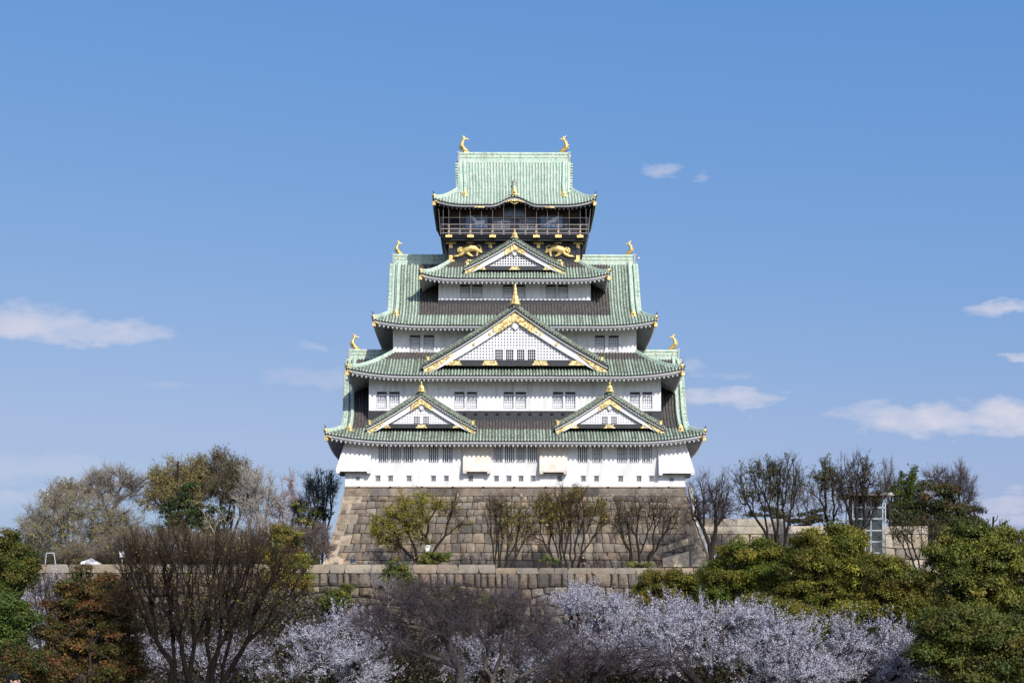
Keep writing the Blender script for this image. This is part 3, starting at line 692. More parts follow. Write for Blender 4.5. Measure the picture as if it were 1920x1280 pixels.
def tiger(cx_, s):
    t = MB(); y = -5.52; z = lz(472, Y5)
    def L(pts, rad, k=8): t.tube([(cx_ + s * a, y - c_, z + b) for a, b, c_ in pts], rad, k, 0, flat=.6, up=(0, 1, 0))
    L([(-.75, .1, .08), (-.3, .2, .1), (.25, .42, .12), (.75, .38, .1), (1.1, .2, .08)], [.34, .52, .54, .48, .28], 10)         # body, head to the left
    for a in range(9):                                                                                            # mane curls
        th = a * 2 * PI / 9; t.ball((cx_ + s * (-.95 + .34 * math.cos(th)), y - .12, z + .1 + .32 * math.sin(th)), (.20, .15, .20), 0, 7)
    t.ball((cx_ - s * .98, y - .2, z + .06), (.30, .2, .28), 0, 8); t.ball((cx_ - s * 1.06, y - .38, z - .04), (.14, .1, .11), 0, 6)
    for q in (-.16, .14): t.ball((cx_ - s * (1.0 + q), y - .36, z + .14), .05, 0, 5)
    L([(-.5, 0, .1), (-.85, -.38, .14), (-1.3, -.58, .14), (-1.75, -.6, .12)], [.30, .23, .18, .16]); t.ball((cx_ - s * 1.78, y - .1, z - .62), (.17, .12, .1), 0, 7)
    L([(-.25, 0, .12), (0, -.35, .15), (.35, -.55, .14)], [.32, .22, .16]); t.ball((cx_ + s * .42, y - .1, z - .58), (.18, .12, .1), 0, 7)
    L([(.85, .3, .1), (1.2, .05, .1), (1.1, -.2, .1), (1.05, -.5, .1)], [.36, .27, .17, .14]); t.ball((cx_ + s * 1.0, y - .1, z - .56), (.16, .12, .09), 0, 7)
    L([(.95, .3, .08), (1.35, .1, .08), (1.55, -.12, .08), (1.75, -.05, .08)], [.26, .19, .13, .1])
    L([(.85, .45, .06), (1.05, .72, .06), (1.35, .78, .06), (1.55, .58, .06), (1.5, .3, .06), (1.65, .1, .06)], [.12, .12, .12, .11, .09, .05], 7)
    t.build('tiger_relief', 'gold', w5, smooth=True)
tiger(lx(879, Y5), 1); tiger(lx(1048.5, Y5), -1)
# flared brackets at the sides under the balcony
m = MB(); zb5 = lz(441, 190.3)
m.box(-9.0, 9.0, -6.75, 6.75, zb5 - .32, zb5)
m.box(-8.75, 8.75, -6.5, 6.5, zb5 - .62, zb5 - .323)
m.box(-8.5, 8.5, -6.1, 6.1, z5t - .6, zb5 - .623)
m.box(-9.2, 9.2, -6.95, 6.95, zb5 - .1, zb5 + .02 - .1)
bal = m.build('balcony', 'black', keep)
for q in (-1, 1):
    for y_ in np.linspace(-5.3, 5.3, 9):
        m = MB(); p = [(q * 8.2, y_, z5b + .2), (q * 8.5, y_, z5b + 1.4), (q * 8.75, y_, zb5 - .4), (q * 9.0, y_, zb5 - .15)]; m.tube(p, [.1, .12, .12, .1], 6); m.build('side_bracket', 'black', bal)
m = MB(); yr = -6.85; xr = 9.1
for z_, r_ in ((lz(421.5, 190.3), .035), (lz(430, 190.3), .05), (lz(437.5, 190.3), .04)):
    for (a, b) in (((-xr, yr), (xr, yr)), ((-xr, yr), (-xr, -yr)), ((xr, yr), (xr, -yr)), ((-xr, -yr), (xr, -yr))): m.box(min(a[0], b[0]) - r_, max(a[0], b[0]) + r_, min(a[1], b[1]) - r_, max(a[1], b[1]) + r_, z_ - r_, z_ + r_)
m.build('railing', 'rail', bal)
for i, px in enumerate((842, 862.5, 882.5, 903, 924, 944.5, 985.5, 1006, 1026.5, 1047, 1067.5, 1088)):
    g = MB(); x = lx(px, 190.3); big = i in (0, 2, 4, 7, 9, 11)
    z1_ = lz(424 if big else 432, 190.3)
    g.box(x - .09, x + .09, yr - .09, yr + .09, zb5, z1_); g.ball((x, yr, z1_ + .08), .11, 0 if not big else 1, 8)
    if big: g.box(x - .40, x + .40, -7.05, -6.952, zb5 - .36, zb5 - .04, 1); g.box(x - .11, x + .11, yr - .11, yr + .11, zb5 + .34, zb5 + .46, 1)
    g.build('railing_post', ['rail', 'gold'], bal)
m = MB()
for px in (831.5, 842, 862.5, 882.5, 903, 924, 944.5, 965, 985.5, 1006, 1026.5, 1047, 1067.5, 1088, 1099):
    x = lx(px, 190.2); m.tube([(x, -7.0, zb5), (x, -7.0, R5.ze - .45 + .9 * (abs(x) < 2) * (1 - abs(x) / 3))], .017, 4)
m.tube([(-9.1, -7.0, lz(409, 190.2)), (9.1, -7.0, lz(409, 190.2))], .017, 4)
for q in (-1, 1): m.tube([(q * 9.1, -7.0, lz(409, 190.2)), (q * 9.28, 6, lz(409, 190.2))], .017, 4)
for q in (-1, 1):
    for y_ in np.linspace(-7, 6, 8): m.tube([(q * 9.15, y_, zb5), (q * 9.4, y_, R5.ze - .5)], .017, 4)
m.build('safety_net', 'net', bal)
# glazed room
zr0, zr1 = zb5, R5.ze + .3
m = MB(); m.box(-8.0, 8.0, -5.2, 5.2, zr0, zr1, 0)
yw = -5.2; Yw = 191.8
m.box(-8.05, 8.05, yw - .12, yw - .003, lz(408, Yw), zr1 - .1, 1)
for px in (829, 869, 919, 923, 960, 971, 1008, 1012, 1061, 1101): m.box(lx(px, Yw) - .12, lx(px, Yw) + .12, yw - .16, yw - .003, zr0, lz(408, Yw), 0)
rm = m.build('top_room_wall', ['black', 'brownwood'], keep)
for (a, b, c_, d_, mt) in ((926, 957, 411, 432, 'glass'), (974, 1005, 411, 432, 'glass'), (832, 863, 410, 426, 'dark'), (1066, 1098, 410, 426, 'dark'), (945, 986, 391, 407, 'glass')):
    g = MB(); x0, x1, z0, z1 = lx(a, Yw), lx(b, Yw), lz(d_, Yw), lz(c_, Yw); yq = yw - (.03 if c_ > 400 else .15)
    g.add([(x0, yq, z0), (x1, yq, z0), (x1, yq, z1), (x0, yq, z1)], [(0, 1, 2, 3)])
    if mt == 'glass' and c_ > 400:
        for t in (.25, .45, .7): g.box(x0, x1, yq - .08, yq - .01, z0 + (z1 - z0) * t, z0 + (z1 - z0) * t + .07, 1)
        g.box((x0 + x1) / 2 - .05, (x0 + x1) / 2 + .05, yq - .09, yq - .01, z0, z1, 1)
    g.build('window', [mt, 'rail'], rm)
def crane(cx_, s, pts_body, wings):
    g = MB(); x0, x1 = cx_ - 1.36, cx_ + 1.36; z0, z1 = lz(427, Yw), lz(404.5, Yw); yq = yw - .14
    g.box(x0, x1, yq, yw - .005, z0, z1, 0)
    T = lambda a, b: (cx_ + s * a, yq - .03, (z0 + z1) / 2 + b)
    g.tube([T(*p) for p in pts_body], [.04, .09, .20, .16, .05], 6, 1, flat=.3)
    for w in wings: g.tube([T(*p) for p in w], [.15, .19, .15, .04], 6, 1, flat=.2)
    g.build('crane_panel', ['blue', 'white'], rm)
crane(lx(894.5, Yw), 1, [(.95, .15), (.6, .02), (.2, -.12), (-.1, -.2), (-.3, -.32)], [[(.1, -.1), (-.25, .15), (-.5, .4), (-.75, .66)], [(.1, -.15), (.5, -.2), (.8, -.12), (1.05, 0)]])
crane(lx(1034.5, Yw), 1, [(-1.0, -.55), (-.6, -.3), (-.2, -.05), (.2, .12), (.5, .25)], [[(0, 0), (.3, .3), (.6, .45), (.95, .62)], [(0, 0), (.35, .02), (.55, .2), (.75, .3)]])

# --- dormer gables
def gable(roof, cx_, ya, Yf, za, w, h, yback, board=(.55, 1.5), big=False, name='gable', finial=1.0, zfloor=0, holes_px=(), hole_rows=(0, 0), crest=(), sag=.17, lat=.33):
    """apex height za, half width w, drop h, front plane local y = ya"""
    def cv(s_): return za - h * (s_ + sag * s_ * (1 - s_))
    sv_ = np.linspace(0, 1, 25)
    def band(mb, s0, s1, o0, o1, y0, y1, mi):
        s_ = np.linspace(s0, s1, 22)
        for q in (-1, 1):
            top = [(cx_ + q * w * a, cv(a) - o0) for a in s_]; bot = [(cx_ + q * w * a, cv(a) - (o1(a) if callable(o1) else o1)) for a in s_]
            P = np.array([[(x, y1, z) for x, z in top], [(x, y0, z) for x, z in top], [(x, y0, z) for x, z in bot], [(x, y1, z) for x, z in bot], [(x, y1, z) for x, z in top]])
            if q > 0: P = P[:, ::-1]
            mb.grid(P, mi, (0, 1, .9))
            for e in (0, -1):
                c_ = P[:4, e]; mb.add(c_, [(0, 1, 2, 3)], mi, (0, 1, .9))
    b0, b1 = board
    m = MB()
    band(m, 0, 1, .62, .84, ya, yback, 0)                                   # roof slab
    # cover tiles on the slope, running down to each side
    for q in (-1, 1):
        for yy_ in np.arange(ya + .25, yback, .4):
            m.tube([(cx_ + q * w * a, yy_, cv(a) - .60) for a in np.linspace(0, 1, 9)], .13, 5, 0, (0, 1, .5))
        # verge tile ends facing the viewer
        L_ = math.hypot(w, h); n = int(L_ / .36)
        for i in range(n):
            a = (i + .5) / n; x, z = cx_ + q * w * a, cv(a) - .52
            m.tube([(x, ya - .16, z), (x, ya + .45, z)], .105, 7, 0, (0, .9, .25))
            m.tube([(x + q * .1, ya - .14, z - .24), (x + q * .1, ya, z - .24)], .08, 5, 0, (.1, 1, 0))
    band(m, 0, 1.0, .66, b0, ya - .05, ya + .3, 1)
    g = m.build(name, ['copper', 'blackwood'], roof)
    k = MB()
    for q in (-1, 1):
        s_ = np.linspace(.0, .93, 16); p = np.array([(cx_ + q * w * a, ya + .75, cv(a) - .45) for a in s_])
        k.sweep(p, [(-.22, -.05), (-.22, .22), (-.16, .26), (-.16, .42), (0, .5), (.16, .42), (.16, .26), (.22, .22), (.22, -.05)], 0, (0, 1, .55), side=(0, 1, 0))  # strong grime tone, part of it standing in for shade on the gable
        e = p[-1]; k.box(e[0] - .14, e[0] + .14, e[1] - .3, e[1] + .3, e[2] - .1, e[2] + .5, 1)
        k.tube([e + np.array([0, 0, .5]), e + np.array([q * .3, 0, .62])], [.06, .02], 5, 1)
    k.tube([(cx_, ya + .2, za - .2), (cx_, yback, za - .2)], .3, 8, 0, (0, .4, 0)); 
    k.build('gable_ridge', ['copper', 'gold'], roof)
    m = MB()
    bw = b1 - b0
    band(m, 0, .985, b0 + .04, b0 + .13, ya + .0, ya + .25, 0)               # thin white fillet
    band(m, 0, .96, b0 + .2, lambda a: b0 + .2 + bw * (1 - .18 * a), ya + .3, ya + .55, 0)
    m.build('bargeboard', 'white', g)
    gw = MB()
    band(gw, 0, .24 if big else .2, b0 + .24, lambda a: b0 + .24 + bw * (.9 + (.18 if a < .2 else -.2) - .35 * a), ya + .22, ya + .298, 0)
    gw.build('gold_fitting', 'goldwork', g)
    for q in (-1, 1):
        gw = MB(); s_ = np.linspace(.66, .975, 14)
        top = [(cx_ + q * w * a, cv(a) - b0 - .22) for a in s_]; bot = [(cx_ + q * w * a, cv(a) - b0 - .25 - bw * (.10 + .62 * min(1, (a - .66) / .2) - .3 * max(0, a - .86) / .12)) for a in s_]
        P = np.array([[(x, ya + .298, z) for x, z in top], [(x, ya + .2, z) for x, z in top], [(x, ya + .2, z) for x, z in bot], [(x, ya + .298, z) for x, z in bot]])
        gw.grid(P if q < 0 else P[:, ::-1], 0); gw.build('gold_fitting', 'goldwork', g)
    for a in crest:
        for q in (-1, 1):
            c_ = MB(); z = cv(a) - b0 - .2 - bw * .5
            c_.tube([(cx_ + q * w * a, ya + .2, z), (cx_ + q * w * a, ya + .3, z)], .2, 10); c_.ball((cx_ + q * w * a, ya + .2, z), (.1, .05, .1), 0, 6); c_.build('gold_fitting', 'gold', g)
    # face wall
    yl = ya + .8; zf = zfloor; x1 = w * .985
    xs_ = np.linspace(-x1, x1, 61)
    top = np.array([cv(min(1, abs(x) / w)) - b0 - .25 - bw * .5 for x in xs_])
    hl = [(lx(a, Yf), lx(b, Yf), lz(hole_rows[1], Yf), lz(hole_rows[0], Yf)) for a, b in holes_px]
    m = MB()
    m.grid(np.array([[(cx_ + x, yl, min(zf, t)) for x, t in zip(xs_, top)], [(cx_ + x, yl, t) for x, t in zip(xs_, top)]]), 0)
    def ztop(x): return cv(min(1, abs(x - cx_) / w)) - b0 - .3 - bw * .6
    def inh(x, z): return any(a - .08 < x < b + .08 and c_ - .08 < z < d_ + .08 for a, b, c_, d_ in hl)
    step = lat; bh = .062 if zf > 40 else .09
    for i in range(-60, 61):
        x = cx_ + i * step; zt2 = ztop(x)
        if zt2 < zf + .1: continue
        segs = [(zf, zt2)]
        for a, b, c_, d_ in hl:
            if a - .08 < x < b + .08: segs = [(d_ + .1, zt2)]
        for z0, z1 in segs: m.box(x - bh, x + bh, yl - .15, yl - .01, z0, z1, 1)
    z = zf + .12
    while z < za - b0 - bw:
        half = max([abs(x) for x in xs_ if ztop(cx_ + x) > z], default=0)
        if half > .2:
            x_ = -half
            cuts = [(-half, half)]
            for a, b, c_, d_ in hl:
                if c_ - .08 < z < d_ + .08:
                    nc = []
                    for u0, u1 in cuts:
                        a_, b_ = a - .1 - cx_, b + .1 - cx_
                        if u0 < a_: nc.append((u0, min(u1, a_)))
                        if u1 > b_: nc.append((max(u0, b_), u1))
                    cuts = nc
            for u0, u1 in cuts:
                if u1 - u0 > .05: m.box(cx_ + u0, cx_ + u1, yl - .13, yl - .012, z - bh + .003, z + bh - .003, 1)
        z += step
    lat_o = m.build('lattice_wall', ['gap' if zf > 40 else 'trim', 'white'], g)  # backing tone paints the shade between the white lattice bars
    for hh_ in hl:
        o_ = MB(); a, b, c_, d_ = hh_
        o_.box(a - .16, b + .16, yl - .2, yl - .16, c_ - .12, c_ - .003, 3); o_.box(a - .16, b + .16, yl - .2, yl - .16, d_ + .003, d_ + .14, 3)
        o_.box(a - .16, a - .003, yl - .2, yl - .16, c_, d_, 3); o_.box(b + .003, b + .16, yl - .2, yl - .16, c_, d_, 3)
        o_.add([(a, yl - .03, c_), (b, yl - .03, c_), (b, yl - .03, d_), (a, yl - .03, d_)], [(0, 1, 2, 3)], 1)
        for i in range(1, 4): xx = a + (b - a) * i / 4; o_.box(xx - .022, xx + .022, yl - .14, yl - .08, c_, d_, 0)
        for i in range(1, 4): zz = c_ + (d_ - c_) * i / 4; o_.box(a, b, yl - .13, yl - .09, zz - .022, zz + .022, 0)
        o_.build('window', ['white', 'dark', 'glass_light', 'white'], g)
    # pendant under the apex
    pn = MB(); pz = za - b0 - bw - .55; s_ = 1.0 if big else .62
    for (dx, dz, r_) in ((0, .25, .42), (-.42, .08, .32), (.42, .08, .32), (0, -.2, .34), (-.22, -.42, .2), (.22, -.42, .2), (0, -.62, .2), (-.8, -.05, .22), (.8, -.05, .22), (-1.1, -.25, .16), (1.1, -.25, .16)):
        pn.ball((cx_ + dx * s_, ya + .5, pz + dz * s_), (r_ * s_, .12, r_ * s_), 0, 9)
    pn.tube([(cx_, ya + .4, pz + .25 * s_), (cx_, ya + .3, pz + .25 * s_)], .12 * s_, 6, 1)
    pn.build('gable_pendant', ['white', 'rail'], g, smooth=True)
    # dark beam with gold clasps
    bm_ = MB(); half = w * (.70 if big else .72); bm_.box(cx_ - half, cx_ + half, ya + .45, ya + .79, zf - (.72 if big else .5), zf - .003, 0); bm_.build('gable_beam', 'blackwood', g)
    hh2 = (.5 if big else .34)
    for t in ((-.5, .5) if False else ((-.48, .48, -1.02, 1.02) if big else (0, -1.0, 1.0))):
        cl = MB(); x = cx_ + (t * half * (.8 if abs(t) < 1 else .92)); ww = .75 if big else .45
        cl.box(x - ww, x + ww, ya + .36, ya + .445, zf - hh2 - .15, zf - .12)
        for q in (-1, 1): cl.hexa([(x + q * ww, ya + .36, zf - hh2 - .15), (x + q * (ww + .25), ya + .36, zf - hh2 - .15), (x + q * ww, ya + .445, zf - hh2 - .15), (x + q * (ww + .25), ya + .445, zf - hh2 - .15), (x + q * ww, ya + .36, zf - hh2 * .5 - .13), (x + q * (ww + .06), ya + .36, zf - hh2 * .5 - .13), (x + q * ww, ya + .445, zf - hh2 * .5 - .13), (x + q * (ww + .06), ya + .445, zf - hh2 * .5 - .13)])
        cl.build('gold_fitting', 'goldwork', g)
    # finial
    f_ = MB(); k_ = finial; zz = za - .3
    if big:
        prof_ = [(0, .62), (.3, .56), (.55, .46), (.8, .42), (1.0, .36), (1.1, .24), (1.3, .27), (1.5, .2), (1.75, .21), (1.95, .13), (2.2, .10), (2.5, .03)]
    else:
        prof_ = [(0, .55), (.25, .5), (.6, .42), (.85, .3), (.95, .1), (1.08, .1), (1.2, .2), (1.32, .1), (1.45, .02)]
    f_.tube([(cx_, ya + .15, zz + a * k_) for a, b in prof_], [b * k_ for a, b in prof_], 8, 0, flat=.55, up=(0, 1, 0))
    f_.ball((cx_, ya - .1 * k_, zz + .42 * k_), (.24 * k_, .12 * k_, .26 * k_), 1, 8)
    for q in (-1, 1): f_.tube([(cx_ + q * .3 * k_, ya + .1, zz + .08), (cx_ + q * .62 * k_, ya + .1, zz - .05)], [.16 * k_, .05], 6, 0)
    f_.build('finial', ['gold', 'goldwork'], g)
    return g
M['gap'] = mat('lattice_shadow_gap', (.10, .10, .11), .9)
gable(r2, 0, 181.2 - CY, 181.5, lz(565, 181.2), lx(1141, 181.2), lz(565, 181.2) - lz(675, 181.2), -9.5, board=(.95, 1.95), big=True, finial=1.0, zfloor=lz(675.5, 182),
      holes_px=[(927.4, 941.8), (947.7, 961.7), (968.2, 982.3), (988.7, 1003)], hole_rows=(654.5, 674), crest=(.27, .44), lat=.36)
for cpx in (789, 1142):
    gable(r1, lx(cpx, 179.6), 179.3 - CY, 179.6, lz(728.5, 179.3), 104 * 179.3 / F, (792 - 728.5) * 179.3 / F, -13.5, board=(.80, 1.45), finial=.8, zfloor=lz(795, 180),
          holes_px=[(cpx - 14.5, cpx - 3.7), (cpx + 3.2, cpx + 13.5)], hole_rows=(780, 793.5), lat=.30)
gable(r4, 0, 187.8 - CY, 188, lz(440.5, 187.8), 95.5 * 187.8 / F, (493 - 440.5) * 187.8 / F, -5.0, board=(.80, 1.45), finial=.75, zfloor=lz(497.5, 188), lat=.32)
# ------------------------------------------------------------------ masonry
def masonry(name, fn, u0, u1, z0, z1, rowh, bw, bulge, mats, seed, gap=.03, parent=None, tone=((.72, .72, .74), (1.25, 1.18, 1.05)), wob=.12, top_cut=None, corner=0, fr=None, back=True, sub=4, jit=.2, rc=.035):
    """fn(u, z) -> (point Nx3, normal 3); one mesh of individually bulged blocks, u along the wall"""
    r = np.random.RandomState(seed); m = MB()
    zs = [z0]; 
    while zs[-1] < z1 - rowh * .6: zs.append(zs[-1] + rowh * r.uniform(.78, 1.22))
    zs[-1] = z1 if len(zs) > 1 else z0
    if zs[-1] != z1: zs.append(z1)
    ph = r.uniform(0, 6, len(zs)); am = r.uniform(.3, 1, len(zs)) * wob; am[0] = 0; am[-1] = 0
    def zr(k, u): return zs[k] + am[k] * (np.sin(u * .45 + ph[k]) + .5 * np.sin(u * 1.3 + ph[k] * 2))
    t = np.linspace(0, 1, sub); b1 = np.sin(PI * t) ** .35 if sub > 3 else np.array([0, 1, 0.])
    T0, T1 = tone
    for k in range(len(zs) - 1):
        u = u0
        lo_u, hi_u = (u0, u1) if not callable(u0) else (0, 0)
        while u < u1 - .05:
            w = bw * (r.uniform(.6, 1.35) if r.rand() > .08 else r.uniform(1.5, 2.1))
            if corner and (u < u0 + .01): w = bw * (2.2 if k % 2 else 1.3)
            if u + w > u1 - bw * .5: w = u1 - u
            a, b = u + gap, u + w - gap
            ja, jb = r.uniform(-jit, jit, 2) * bw * (0 if corner and (u <= u0 + .01) else 1)
            if u <= u0 + .01: ja = 0
            if u + w >= u1 - .01: jb = 0
            Ug, Vg = np.meshgrid(t, t)
            A = a + (b - a) * Ug + (ja * (1 - Ug) * (Vg - .5) * 1.2 + jb * Ug * (Vg - .5) * 1.2) * .6
            zl, zh = zr(k, A) + gap, zr(k + 1, A) - gap
            Z = zl + (zh - zl) * Vg
            rk = 1 - rc * (np.abs(2 * Vg - 1) ** 3) * (np.abs(2 * Ug - 1) ** 3); A = (a + b) / 2 + (A - (a + b) / 2) * rk; zm_ = (zl + zh) / 2; Z = zm_ + (Z - zm_) * rk
            P, N = fn(A, Z)
            bl = bulge * r.uniform(.4, 1.3) * np.outer(b1, b1)
            tilt = r.uniform(-.5, .5, 2) * bulge * .6
            P = P + (bl + np.outer(t - .5, 0 * t + 1) * tilt[0] * (b1.max()) + np.outer(0 * t + 1, t - .5) * tilt[1])[..., None] * N
            q = r.uniform(0, 1); hue = r.uniform(-.07, .07)
            c = np.array(T0) * (1 - q) + np.array(T1) * q; c = c * np.array([1 + hue, 1, 1 - hue]) * r.uniform(.85, 1.1)
            if r.rand() < .08: c = c * .66
            c = c * (1 + .13 * math.sin(u * .31 + seed) * math.sin(zs[k] * .9 + u * .17) + .09 * math.sin(u * 1.1 + zs[k] * 1.7))
            m.grid(P, 0, c)
            u += w
    # side return so blocks read as solid, and dark packing behind
    if back:
        uu = np.linspace(u0, u1, 40); zz = np.linspace(z0, z1, 10); U, Z = np.meshgrid(uu, zz); P, N = fn(U, Z); m.grid(P - N * (bulge * .35 + .05), 1)
    return m.build(name, mats, parent, smooth=False)

# ------------------------------------------------------------------ stone base of the keep
base = empty('stone_rampart', (XC, CY, 0), R(.45))
tag(base, 'tall curved stone base of big squared granite blocks under the white keep', 'stone base')
ZT = ZB - .1; TER = 8.15
def bout(z): t_ = ZT - z; return .151 * t_ + .0108 * t_ * t_
def fn_face(face):
    hx, hy = 19.95, 17.0
    def f(u, z):
        u = np.asarray(u, float); z = np.asarray(z, float); o = bout(z)
        # u in -1..1 fraction of the face; widths grow with the batter
        if face in 'FB':
            x = u * (hx + o); y = -(hy + o) if face == 'F' else (hy + o); y = y + 0 * u
            n = np.array([0, -1, .25]) if face == 'F' else np.array([0, 1, .25])
            return np.stack([x, y, z], -1), n
        y = u * (hy + o); x = (hx + o) * (1 if face == 'R' else -1) + 0 * u
        return np.stack([x, y, z], -1), np.array([1 if face == 'R' else -1, 0, .25])
    return f
def scaled(fnc, s_):
    return lambda u, z: fnc(np.asarray(u) / s_, z)
for face, s_, sd in (('F', 20.0, 3), ('L', 17.0, 4), ('R', 17.0, 5)):
    f_ = scaled(fn_face(face), s_)
    masonry('block_face', f_, -s_, s_, TER - .4, ZT - 1.05, 1.02, .96, .14, ['stone', 'mortar'], sd, parent=base, wob=.09, gap=.034, tone=((.70, .70, .72), (1.34, 1.27, 1.13)))
    masonry('top_course', f_, -s_, s_, ZT - 1.05, ZT, 1.2, 2.4, .05, ['stone', 'sand'], sd + 9, parent=base, wob=0, gap=.02, tone=((.8, .8, .82), (1.15, 1.1, 1.0)))
mb_ = MB(); mb_.box(-19.93, 19.93, -16.9, 16.9, ZT - .02, ZT); mb_.build('top_slab', 'sand', base)
# long corner stones, proud of the faces; left ones pale, brightened as if sunlit
for q in (-1, 1):
    m = MB(); r_ = np.random.RandomState(8); z = TER - .3; i = 0
    while z < ZT - 1.1:
        h_ = 1.25; z2 = min(z + h_, ZT - 1.05); wx, wy = (2.3, 1.3) if i % 2 else (1.3, 2.3)
        v = []
        for zz in (z + .02, z2 - .02):
            o = bout(zz); X, Y_ = 19.95 + o + .07, 17 + o + .07
            for (dx, dy) in ((wx, 0), (0, 0), (wx, 1.2), (0, wy)): 
                v.append((q * (X - dx), -(Y_ - dy), zz))
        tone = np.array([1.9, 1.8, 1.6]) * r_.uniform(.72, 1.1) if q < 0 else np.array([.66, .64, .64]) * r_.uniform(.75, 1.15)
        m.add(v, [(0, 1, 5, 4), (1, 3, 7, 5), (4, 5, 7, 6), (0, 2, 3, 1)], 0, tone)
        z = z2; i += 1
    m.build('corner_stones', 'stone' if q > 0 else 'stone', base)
# smooth relaid patch with the slanting course at the right foot
m = MB(); f_ = scaled(fn_face('F'), 20.0)
def patch(pts, off, tone):
    P = []
    for (px, py) in pts:
        z = lz(py, 177.6); x = lx(px, 177.6); o = bout(z); P.append((x, -(17 + o) - off, z))
    P = np.array(P); m.add(np.concatenate([P, P + np.array([0, .5, 0])]), [(0, 1, 2, 3), (0, 4, 5, 1), (1, 5, 6, 2), (2, 6, 7, 3), (3, 7, 4, 0)], 0, tone)
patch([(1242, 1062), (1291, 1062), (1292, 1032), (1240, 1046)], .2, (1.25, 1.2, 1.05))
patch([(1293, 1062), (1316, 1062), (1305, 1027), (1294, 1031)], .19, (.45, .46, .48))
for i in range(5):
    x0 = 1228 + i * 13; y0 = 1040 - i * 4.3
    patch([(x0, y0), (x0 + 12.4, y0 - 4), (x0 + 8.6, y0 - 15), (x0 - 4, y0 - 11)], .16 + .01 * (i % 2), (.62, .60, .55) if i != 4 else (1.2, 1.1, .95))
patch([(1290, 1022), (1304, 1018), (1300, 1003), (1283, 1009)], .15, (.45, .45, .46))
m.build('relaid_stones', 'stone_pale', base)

# ------------------------------------------------------------------ terrace and moat walls
WY = 167.5
def plane_fn(y_at, batter=.16, zref=8.8, ang=0.0):
    def f(u, z):
        u = np.asarray(u, float); z = np.asarray(z, float)
        return np.stack([u, y_at + ang * u - (zref - z) * batter, z], -1), np.array([0, -1, .15])
    return f
wl_ = empty('moat_wall', (0, WY, 0))
tag(wl_, 'long rough stone moat wall with a flat granite coping running below the keep', 'stone wall')
def wall_part(nm, fn_, *a, **k): return masonry(nm, fn_, *a, parent=wl_, **k)
g0 = plane_fn(0, .14, 8.8, .012)
ZL, ZRt = (HZ - 1057.5) * 167.5 / F, (HZ - 1064) * 167.8 / F
wall_part('rough_blocks', g0, -72, 66, -8.5, 7.88, .92, 1.02, .26, ['stone_low', 'mortar'], 21, wob=.30, gap=.05, sub=6, jit=.22, rc=.11, tone=((.55, .55, .56), (1.3, 1.2, 1.05)))
wall_part('coping', g0, -72, -1.8, 7.88, ZL, 1.2, 2.4, .05, ['stone_pale', 'mortar'], 22, wob=0, gap=.02, tone=((.50, .49, .48), (.76, .72, .66)))
wall_part('coping', g0, -1.8, 66, 7.80, ZRt, 1.2, 2.0, .05, ['stone_pale', 'mortar'], 23, wob=0, gap=.02, tone=((.46, .45, .44), (.70, .66, .60)))
for x0, x1, zt in ((-72, -1.8, ZL), (-1.8, 66, ZRt)):
    m = MB(); m.add([(x0, .012 * x0 + .02, zt - .01), (x1, .012 * x1 + .02, zt - .01), (x1, .012 * x1 + .7, zt - .01), (x0, .012 * x0 + .7, zt - .01), (x0, .012 * x0 + .7, 7.5), (x1, .012 * x1 + .7, 7.5)], [(0, 1, 2, 3), (3, 2, 5, 4)], 0, (.7, .67, .62))
    m.build('coping_top', 'stone_pale', wl_)
m = MB()
m.add([(-72, WY + .2, TER), (110, WY + 1.2, TER), (110, 330, TER), (-72, 330, TER)], [(0, 1, 2, 3)])
M['terrace'] = mat('trodden_gravel', (.42, .38, .31), .95, var=.3, vscale=.8, bump=.3, bscale=8)
ter = m.build('terrace_ground', 'terrace', None); tag(ter, kind='structure')
M['soil'] = mat('grassy_soil', (.10, .085, .05), .95, col2=(.05, .065, .025), vscale=.35, bump=.5, bscale=3)
m = MB()
gx = np.array([-3000, -600, -150, -60, 0, 60, 150, 600, 3000.]); gy = [(-400, -1.9), (28, -2.2), (45, -2.9), (70, -4.2), (100, -5.5), (140, -8), (165.5, -9), (400, -9), (1500, -9), (6000, -9)]
m.grid(np.array([[(x, y, z) for x in gx] for y, z in gy])); gr = m.build('ground', 'soil'); tag(gr, kind='structure')
# smaller keep's base at the right, behind
kb = empty('stone_bastion', (0, 186, 0))
tag(kb, 'pale sunlit stone bastion wall behind the trees to the right of the keep', 'stone wall')
f_ = lambda u, z: (np.stack([u, 0 * u - (14.6 - z) * .12, z], -1), np.array([0, -1, .12]))
bx = lambda px: (px - 960) * 186 / F
zt1, zt2 = (HZ - 972) * 186 / F, (HZ - 985.5) * 186 / F
masonry('block_face', f_, bx(1296), bx(1740), TER - .3, zt2 - 1.0, 1.2, 1.25, .13, ['stone_pale', 'mortar'], 31, parent=kb, wob=.2, gap=.055, tone=((.62, .6, .6), (1.15, 1.1, 1.0)))
masonry('top_course', f_, bx(1296), bx(1740), zt2 - 1.0, zt2, 1.3, 3.2, .04, ['stone_pale', 'sand'], 32, parent=kb, wob=0, gap=.02, tone=((.85, .85, .85), (1.05, 1.03, 1)))
masonry('top_course', f_, bx(1296), bx(1470), zt2 + .004, zt1, 1.3, 3.5, .04, ['stone_pale', 'sand'], 33, parent=kb, wob=0, gap=.02, tone=((.9, .9, .9), (1.08, 1.05, 1)))
m = MB(); m.box(bx(1296), bx(1740) - .1, .35, 30, TER, zt2 - .02, 0, (.9, .9, .9)); m.box(bx(1296), bx(1470) - .1, .35, 30, zt2 - .01, zt1 - .02, 0, (.9, .9, .9)); m.build('core', 'stone_pale', kb)
